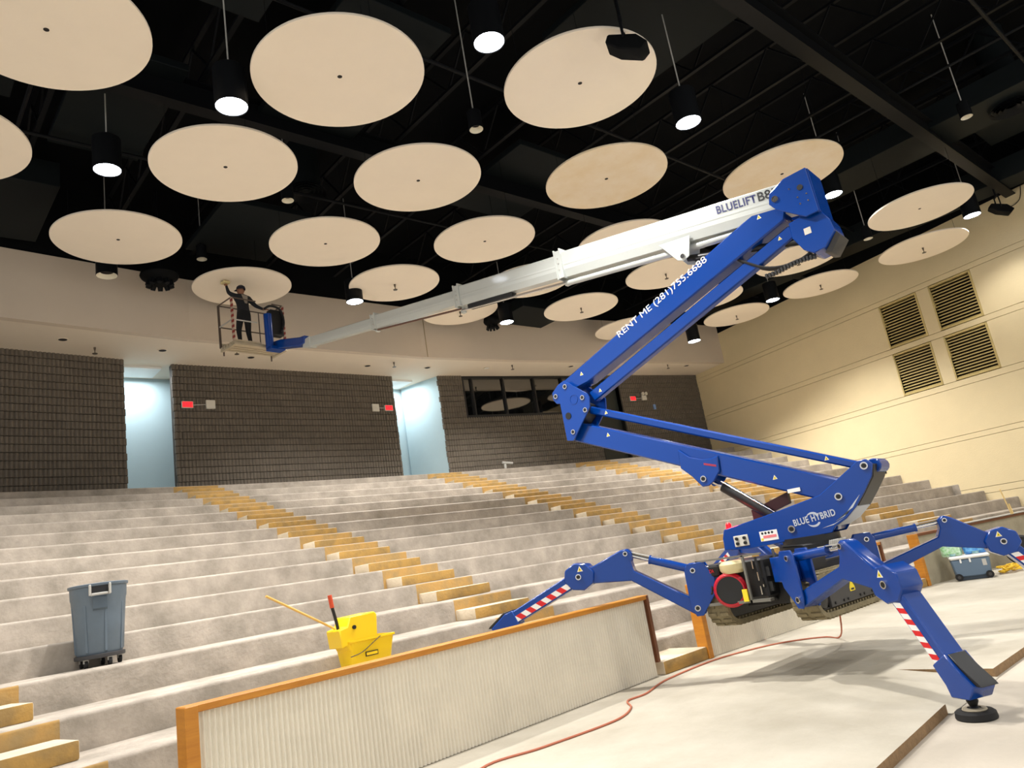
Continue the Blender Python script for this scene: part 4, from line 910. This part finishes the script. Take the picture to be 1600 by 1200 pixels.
# ------------------------------------------------------------------ worker in the basket
def person():
    t = thing('person', 'person in dark jacket and cap in the lift basket reaching up to a disc', 'person', bf(12.32, -.62, bz))
    J = []; ED = []; RD = []; REG = []
    def j(s, tt, z, r, reg, par=None):
        J.append(bf(s, tt, bz+z)); RD.append(r); REG.append(reg); k = len(J)-1
        if par is not None: ED.append((par, k))
        return k
    pel = j(12.30, -.62, .84, (.15, .11), 1); ab = j(12.30, -.62, 1.0, (.15, .11), 0, pel); chs = j(12.31, -.62, 1.2, (.17, .12), 0, ab); ub = j(12.33, -.62, 1.32, (.13, .09), 0, chs)
    nk = j(12.35, -.62, 1.40, (.055, .055), 2, ub); hb = j(12.36, -.62, 1.46, (.075, .085), 2, nk); hm = j(12.355, -.62, 1.53, (.08, .095), 2, hb); ht = j(12.34, -.62, 1.60, (.06, .07), 2, hm)
    j(12.475, -.62, 1.50, (.014, .014), 2, hm)                       # nose
    for sg in (-1, 1): j(12.35, -.62+sg*.095, 1.52, (.014, .02), 2, hm)   # ears
    for sg in (-1, 1):
        hp = j(12.30, -.62+sg*.10, .76, (.10, .10), 1, pel); kn = j(12.36, -.62+sg*.13, .42, (.068, .068), 1, hp); an = j(12.30, -.62+sg*.14, .09, (.045, .045), 1, kn)
        hl_ = j(12.29, -.62+sg*.14, .05, (.045, .045), 3, an); j(12.44, -.62+sg*.16, .04, (.042, .035), 3, hl_)
    def arm(pts, fdir, updir):
        sh = j(*pts[0], (.075, .075), 0, ub); e = j(*pts[1], (.052, .052), 0, sh); wv = j(*pts[2], (.034, .034), 0, e)
        p2 = Vector(pts[2]); d = Vector(fdir).normalized(); sd = Vector(updir).normalized()
        pm = p2+d*.06; pk = j(*pm, (.034, .022), 2, wv)
        for q, ln in ((-.028, .07), (-.010, .085), (.010, .08), (.027, .062)):
            a = pm+d*.035+sd*q*1.0; a1 = j(*a, (.0095, .0095), 2, pk); b = a+d*ln*.55; b1 = j(*b, (.0085, .0085), 2, a1); c_ = b+d*ln*.3+d.cross(sd)*ln*.25; j(*c_, (.0075, .0075), 2, b1)
        th_ = p2+d*.03+sd*-.045; k1 = j(*th_, (.0105, .0105), 2, pk); j(*(th_+d*.04-sd*.012), (.009, .009), 2, k1)
        return pm+d*.09
    hL = arm([(12.32, -.80, 1.31), (12.40, -.93, 1.42), (12.47, -.93, 1.60)], (.15, 0, 1), (0, 1, 0))
    hR = arm([(12.32, -.44, 1.31), (12.26, -.30, 1.12), (12.16, -.16, 1.02)], (-.5, .75, -.15), (.7, .5, 0))
    me = bpy.data.meshes.new('person_body'); me.from_pydata([tuple(p) for p in J], ED, []); o = bpy.data.objects.new('tmp', me); C.objects.link(o)
    o.modifiers.new('skin', 'SKIN'); sv = me.skin_vertices[0].data
    for k, r in enumerate(RD): sv[k].radius = r
    sv[0].use_root = True
    sb = o.modifiers.new('sub', 'SUBSURF'); sb.levels = 2; sb.render_levels = 2
    dg = bpy.context.evaluated_depsgraph_get(); m2 = bpy.data.meshes.new_from_object(o.evaluated_get(dg)); bpy.data.objects.remove(o)
    m2.materials.clear()
    for m_ in (mat('jacket_dark', (22, 24, 30), .8), mat('trousers_black', (16, 16, 18), .85), mat('skin_brown', (150, 104, 78), .6), mat('boots_dark', (30, 24, 20), .7)): m2.materials.append(m_)
    for p in m2.polygons:
        p.use_smooth = True; c = p.center; p.material_index = REG[min(range(len(J)), key=lambda k: (J[k]-c).length/(.5+RD[k][0]))]
    o0 = Vector(t.location)
    for v in m2.vertices: v.co -= o0
    body = bpy.data.objects.new('body', m2); C.objects.link(body); body.parent = t
    cc = bf(12.34, -.62, bz+1.555)
    bm = BM(); lathe(bm, cc, [(.108, -.03), (.112, .0), (.10, .05), (.06, .085), (0, .095)], 20, close=False); cap = obj('cap', bm, mat('cap_navy', (18, 20, 34), .8), t)
    bm = BM(); prism(bm, lambda s, tt, z: bf(s, tt, z), [(12.42, bz+1.545), (12.54, bz+1.555), (12.54, bz+1.565), (12.42, bz+1.56)], -.70, -.54); obj('cap_peak', bm, MATS['cap_navy'], cap)
    bm = BM(); prism(bm, lambda a, b, c: bf(b, a, c), [(-.70, bz+1.34), (-.54, bz+1.32), (-.56, bz+1.12), (-.62, bz+1.12)], 12.185, 12.20); obj('back_patch', bm, mat('grey_patch', (150, 140, 128), .8), t)
    # pale pad pressed against the disc
    pc = Vector(hL)
    pd = thing('sanding_pad', 'pale pad held up against the ceiling disc in the worker\'s hand', 'pad', bf(pc.x, pc.y, bz+pc.z))
    bm = BM(); box(bm, pc.x-.09, pc.x+.09, pc.y-.1, pc.y+.08, bz+pc.z-.06, bz+pc.z+.005, bf); obj('pad', bm, mat('pad_cream', (204, 190, 140), .9), pd, bev=.015)
    bm = BM(); cyl(bm, bf(pc.x, pc.y-.03, bz+pc.z-.08), bf(pc.x, pc.y+.03, bz+pc.z-.08), .02, n=8); obj('grip', bm, m_mblack, pd)
person()

# ------------------------------------------------------------------ grey wheeled bin on the second row
def bin_():
    x, y, z = 2.2, 9.78, tier_z(1); t = thing('trash_can', 'grey wheeled trash can standing on a concrete row', 'trash can', (x, y, z))
    bm = BM(); lathe(bm, (x, y, z), [(0, .135), (.225, .135), (.24, .16), (.262, .5), (.278, .72), (.285, .74), (.29, .86), (.305, .865), (.308, .89), (.295, .895), (.28, .88), (.27, .74), (.235, .17), (0, .165)], 40, close=False); b = obj('barrel', bm, m_bin, t)
    base = math.atan2(-y, -x)
    for k in range(8):
        a = base+.26+k*math.pi/4; c, s = math.cos(a), math.sin(a); bm = BM()
        prism(bm, lambda r, w_, zz: Vector((x+c*r-s*w_, y+s*r+c*w_, zz)), [(.236, z+.15), (.25, z+.16), (.276, z+.66), (.262, z+.68)], -.012, .012); obj('rib', bm, m_bin, b)
    for a in (base+.05, base+math.pi+.05):
        c, s = math.cos(a), math.sin(a); fr = lambda r, w_, zz: Vector((x+c*r-s*w_, y+s*r+c*w_, zz))
        bm = BM(); box(bm, .285, .345, -.11, -.085, z+.76, z+.88, fr); box(bm, .285, .345, .085, .11, z+.76, z+.88, fr); box(bm, .325, .345, -.085, .085, z+.76, z+.785, fr); h = obj('handle', bm, m_lgrey, t, bev=.006)
        bm = BM(); box(bm, .25, .292, -.085, .085, z+.78, z+.86, fr); obj('handle_recess', bm, m_mblack, h)
        bm = BM(); prism(bm, fr, [(.275, z+.60), (.30, z+.62), (.31, z+.74), (.28, z+.74)], -.07, .07); obj('grip_pocket', bm, mat('bin_dark', (78, 92, 104), .6), h)
    bm = BM(); lathe(bm, (x, y, z), [(0, .09), (.25, .09), (.255, .1), (.255, .13), (.24, .135), (0, .135)], 32, close=False); d = obj('dolly', bm, mat('dolly_dark', (58, 58, 60), .6), t)
    for k in range(5):
        a = base+.5+k*1.2566; px, py = x+.2*math.cos(a), y+.2*math.sin(a)
        bm = BM(); cyl(bm, (px-.016, py, z+.042), (px+.016, py, z+.042), .042, n=16); w_ = obj('caster', bm, m_rubber, d)
        bm = BM(); box(bm, px-.024, px+.024, py-.02, py+.02, z+.05, z+.092); obj('caster_fork', bm, m_lgrey, w_)
bin_()

# ------------------------------------------------------------------ mop bucket and mop
def bucket():
    x, y, z = 4.50, 7.98, tier_z(-1); t = thing('mop_bucket', 'yellow wheeled mop bucket with wringer behind the low rail wall', 'bucket', (x, y, z))
    def hull(bm, rings):
        R_ = [[bm.verts.new(p) for p in r] for r in rings]
        for a, b in zip(R_, R_[1:]): bridge(bm, a, b)
        face(bm, R_[0][::-1]); face(bm, R_[-1])
    def rrect(hx, hy, zz, cx=0, cy=0, r=.05):
        P = []
        for sx, sy, a0 in ((1, 1, 0), (-1, 1, 1), (-1, -1, 2), (1, -1, 3)):
            for k in range(4): q = (a0+k/3)*math.pi/2; P.append((x+cx+sx*(hx-r)+r*math.cos(q), y+cy+sy*(hy-r)+r*math.sin(q), z+zz))
        return P
    bm = BM(); hull(bm, [rrect(.22, .15, .09), rrect(.235, .165, .12), rrect(.285, .195, .44, .01), rrect(.305, .21, .445, .01), rrect(.305, .21, .465, .01), rrect(.285, .19, .466, .01), rrect(.24, .165, .14)]); b = obj('body', bm, m_yel, t)
    bm = BM(); prism(bm, lambda s, tt, zz: Vector((x+s, y+tt, z+zz)), [(-.36, .40), (-.30, .42), (-.27, .36), (-.02, .38), (.09, .46), (.11, .70), (.08, .735), (-.24, .725), (-.28, .62), (-.38, .60)], -.17, .15); w_ = obj('wringer', bm, m_yel, t, bev=.012)
    bm = BM(); cyl(bm, (x-.20, y-.17, z+.605), (x-.20, y-.19, z+.605), .022, n=12); obj('pivot', bm, m_mblack, w_)
    bm = BM(); tube(bm, spline([(x-.33, y-.05, z+.60), (x-.345, y-.05, z+.70), (x-.38, y-.05, z+.86)]), .019, 8); hd_ = obj('wringer_handle', bm, m_mblack, w_)
    bm = BM(); cyl(bm, (x-.378, y-.05, z+.85), (x-.395, y-.05, z+.99), .024, n=12); obj('grip', bm, mat('orange_grip', (206, 74, 36), .5), hd_)
    bm = BM(); tube(bm, spline([(x-.29, y-.2, z+.30), (x-.15, y-.215, z+.33), (x+.02, y-.215, z+.42), (x+.1, y-.21, z+.46)]), .005, 5); obj('bail_wire', bm, m_mblack, b)
    bm = BM(); box(bm, x-.1, x+.06, y-.195, y-.188, z+.27, z+.32); pl = obj('maker_plate', bm, m_mblack, b)
    bm = BM(); box(bm, x-.09, x+.05, y-.198, y-.195, z+.28, z+.31); obj('plate_field', bm, m_yel, pl)
    for sx in (-1, 1):
        for sy in (-1, 1):
            px, py = x+sx*.18, y+sy*.12; bm = BM(); cyl(bm, (px, py-.015, z+.04), (px, py+.015, z+.04), .04, n=14); o = obj('caster', bm, m_rubber, t)
            bm = BM(); box(bm, px-.018, px+.018, py-.022, py+.022, z+.05, z+.095); obj('caster_fork', bm, m_lgrey, o)
    m = thing('mop', 'wooden mop handle slanting out of the yellow bucket', 'mop', (x-.36, y, z+.45))
    bm = BM(); cyl(bm, (x-.16, y+.05, z+.52), (3.36, 7.9, 1.735), .013, n=10); obj('handle', bm, mat('mop_wood', (226, 180, 96), .55), m)
    bm = BM(); lathe(bm, (x-.10, y+.04, z+.38), [(.03, .16), (.06, .10), (.09, .0), (.05, -.03)], 12, close=True); obj('mop_head', bm, m_wht, m)
bucket()

# ------------------------------------------------------------------ cooler, packs, cord coil, blower beyond the lift
def cooler():
    cx, cy = 16.42, 5.50; t = thing('cooler', 'grey blue wheeled cooler with white lid against the low wall', 'cooler', (cx, cy, 0)); f = Frame((cx, cy), 158)   # s: to the right seen from the stage, t: towards the camera side
    fr = lambda s, tt, z: f(s, tt, z)
    bm = BM(); P = [(-.30, .06), (.30, .06), (.335, .40), (-.335, .40)]
    prism(bm, fr, P, -.20, .22); b = obj('body', bm, mat('cooler_blue_grey', (92, 112, 132), .5), t, bev=.025)
    bm = BM(); box(bm, -.345, .345, -.22, .24, .40, .46, fr); obj('lid', bm, m_wht, t, bev=.02)
    bm = BM(); box(bm, -.27, .27, -.18, .20, .0, .075, fr); obj('base', bm, mat('cooler_dark', (44, 56, 68), .5), t, bev=.01)
    for s in (-.26, .26):
        bm = BM(); cyl(bm, fr(s, .16, .07), fr(s, .245, .07), .068, n=18); w_ = obj('wheel', bm, m_rubber, t)
        bm = BM(); cyl(bm, fr(s, .245, .07), fr(s, .25, .07), .03, n=12); obj('hub', bm, m_grey, w_)
    for s in (-.18, -.02):
        bm = BM(); box(bm, s, s+.03, .22, .235, .33, .40, fr); obj('latch', bm, m_wht, t)
    bm = BM(); box(bm, .19, .26, .221, .225, .24, .36, fr); obj('sticker', bm, m_lgrey, b)
    def pack(name, label, s0, s1, z0, z1, colA, colB, gid):
        p_ = thing(name, label, 'pack', fr((s0+s1)/2, 0, z0), 'plastic packs on the cooler'); n = 3
        for k in range(n):
            a0, a1 = s0+(s1-s0)*k/n, s0+(s1-s0)*(k+1)/n; bm = BM()
            lathe(bm, fr((a0+a1)/2, 0, z0), [(0, 0), (.06, .005), (.075, .03), (.08, .12), (.075, z1-z0-.03), (.05, z1-z0), (0, z1-z0)], 14, close=False)
            for v in bm.verts: v.co += f.r*random.uniform(-.012, .012)+f.u*random.uniform(-.01, .01)
            obj('roll', bm, colA if k % 2 else colB, p_)
        bm = BM(); box(bm, s0+.01, s1-.01, .07, .085, z0+.05, z1-.06, fr); obj('print_panel', bm, colB, p_, bev=.005)
    gm = mat('pack_green', (126, 190, 120), .3, noise=.5, scale=16, rgb2=(214, 232, 216)); wm = mat('pack_white', (206, 226, 230), .3, noise=.3, scale=14, rgb2=(120, 190, 190)); bl_ = mat('pack_blue', (24, 104, 196), .3, noise=.4, scale=12, rgb2=(120, 190, 230))
    pack('paper_towel_pack', 'green and white plastic paper towel pack on the cooler lid', -.42, -.10, .462, .70, wm, gm, 0)
    pack('paper_towel_pack', 'blue plastic paper towel pack on the cooler lid', -.03, .31, .462, .72, wm, bl_, 1)
cooler()
pts = []
for k in range(64):
    a = k*.62; rr = .20+.09*math.sin(k*1.7)+.05*math.sin(k*.37); pts.append((17.05+rr*math.cos(a)*1.05, 5.05+rr*math.sin(a)*.62, .02+.028*(k/9 % 3.6)+.03*abs(math.sin(k*.9))))
bm = BM(); tube(bm, spline(pts, 4), .014, 6)
tag(obj('yellow_cord', bm, mat('yellow_cord', (226, 184, 40), .6), None, loc=(17.05, 5.05, 0)), 'tangled yellow cord heaped on the floor beside the cooler', 'cord')
def blower():
    x, y = 18.15, 5.0; t = thing('floor_blower', 'black round floor blower by the wall behind the outrigger knee', 'blower', (x, y, 0)); f = Frame((x, y), 160); fr = lambda s, tt, z: f(s, tt, z)
    bm = BM(); lathe(bm, fr(-.05, .18, .31), [(.0, 0), (.27, 0), (.305, -.04), (.305, -.3), (.27, -.34), (0, -.34)], 32, ax=f.r, close=False); obj('drum', bm, m_rubber, t)
    bm = BM(); lathe(bm, fr(-.05, .185, .31), [(.22, 0), (.24, .012), (.20, .012), (.05, .005), (0, .005)], 28, ax=f.r, close=False); obj('grille', bm, m_mblack, t)
    bm = BM(); box(bm, -.05, .55, -.14, .16, .0, .3, fr); obj('outlet', bm, m_mblack, t, bev=.02)
    bm = BM(); box(bm, -.3, .56, -.16, .18, .0, .02, fr); obj('skid', bm, m_lgrey, t)
blower()
# orange extension cord on the floor
CP = [(3.2, 4.7), (4.12, 5.58), (4.81, 5.51), (5.72, 5.46), (6.21, 5.66), (6.5, 5.95), (6.85, 5.97), (7.57, 6.22), (8.74, 6.32), (9.59, 6.12), (10.0, 5.85), (10.2, 5.5)]
bm = BM(); tube(bm, spline([(a, b, .011) for a, b in CP]+[(10.05, 5.2, .03), (9.8, 5.0, .3), (9.75, 4.95, .74)], 8), .011, 6)
tag(obj('extension_cord', bm, m_orange, None, loc=(4.12, 5.58, 0)), 'orange extension cord winding over the floor to the lift', 'cord')
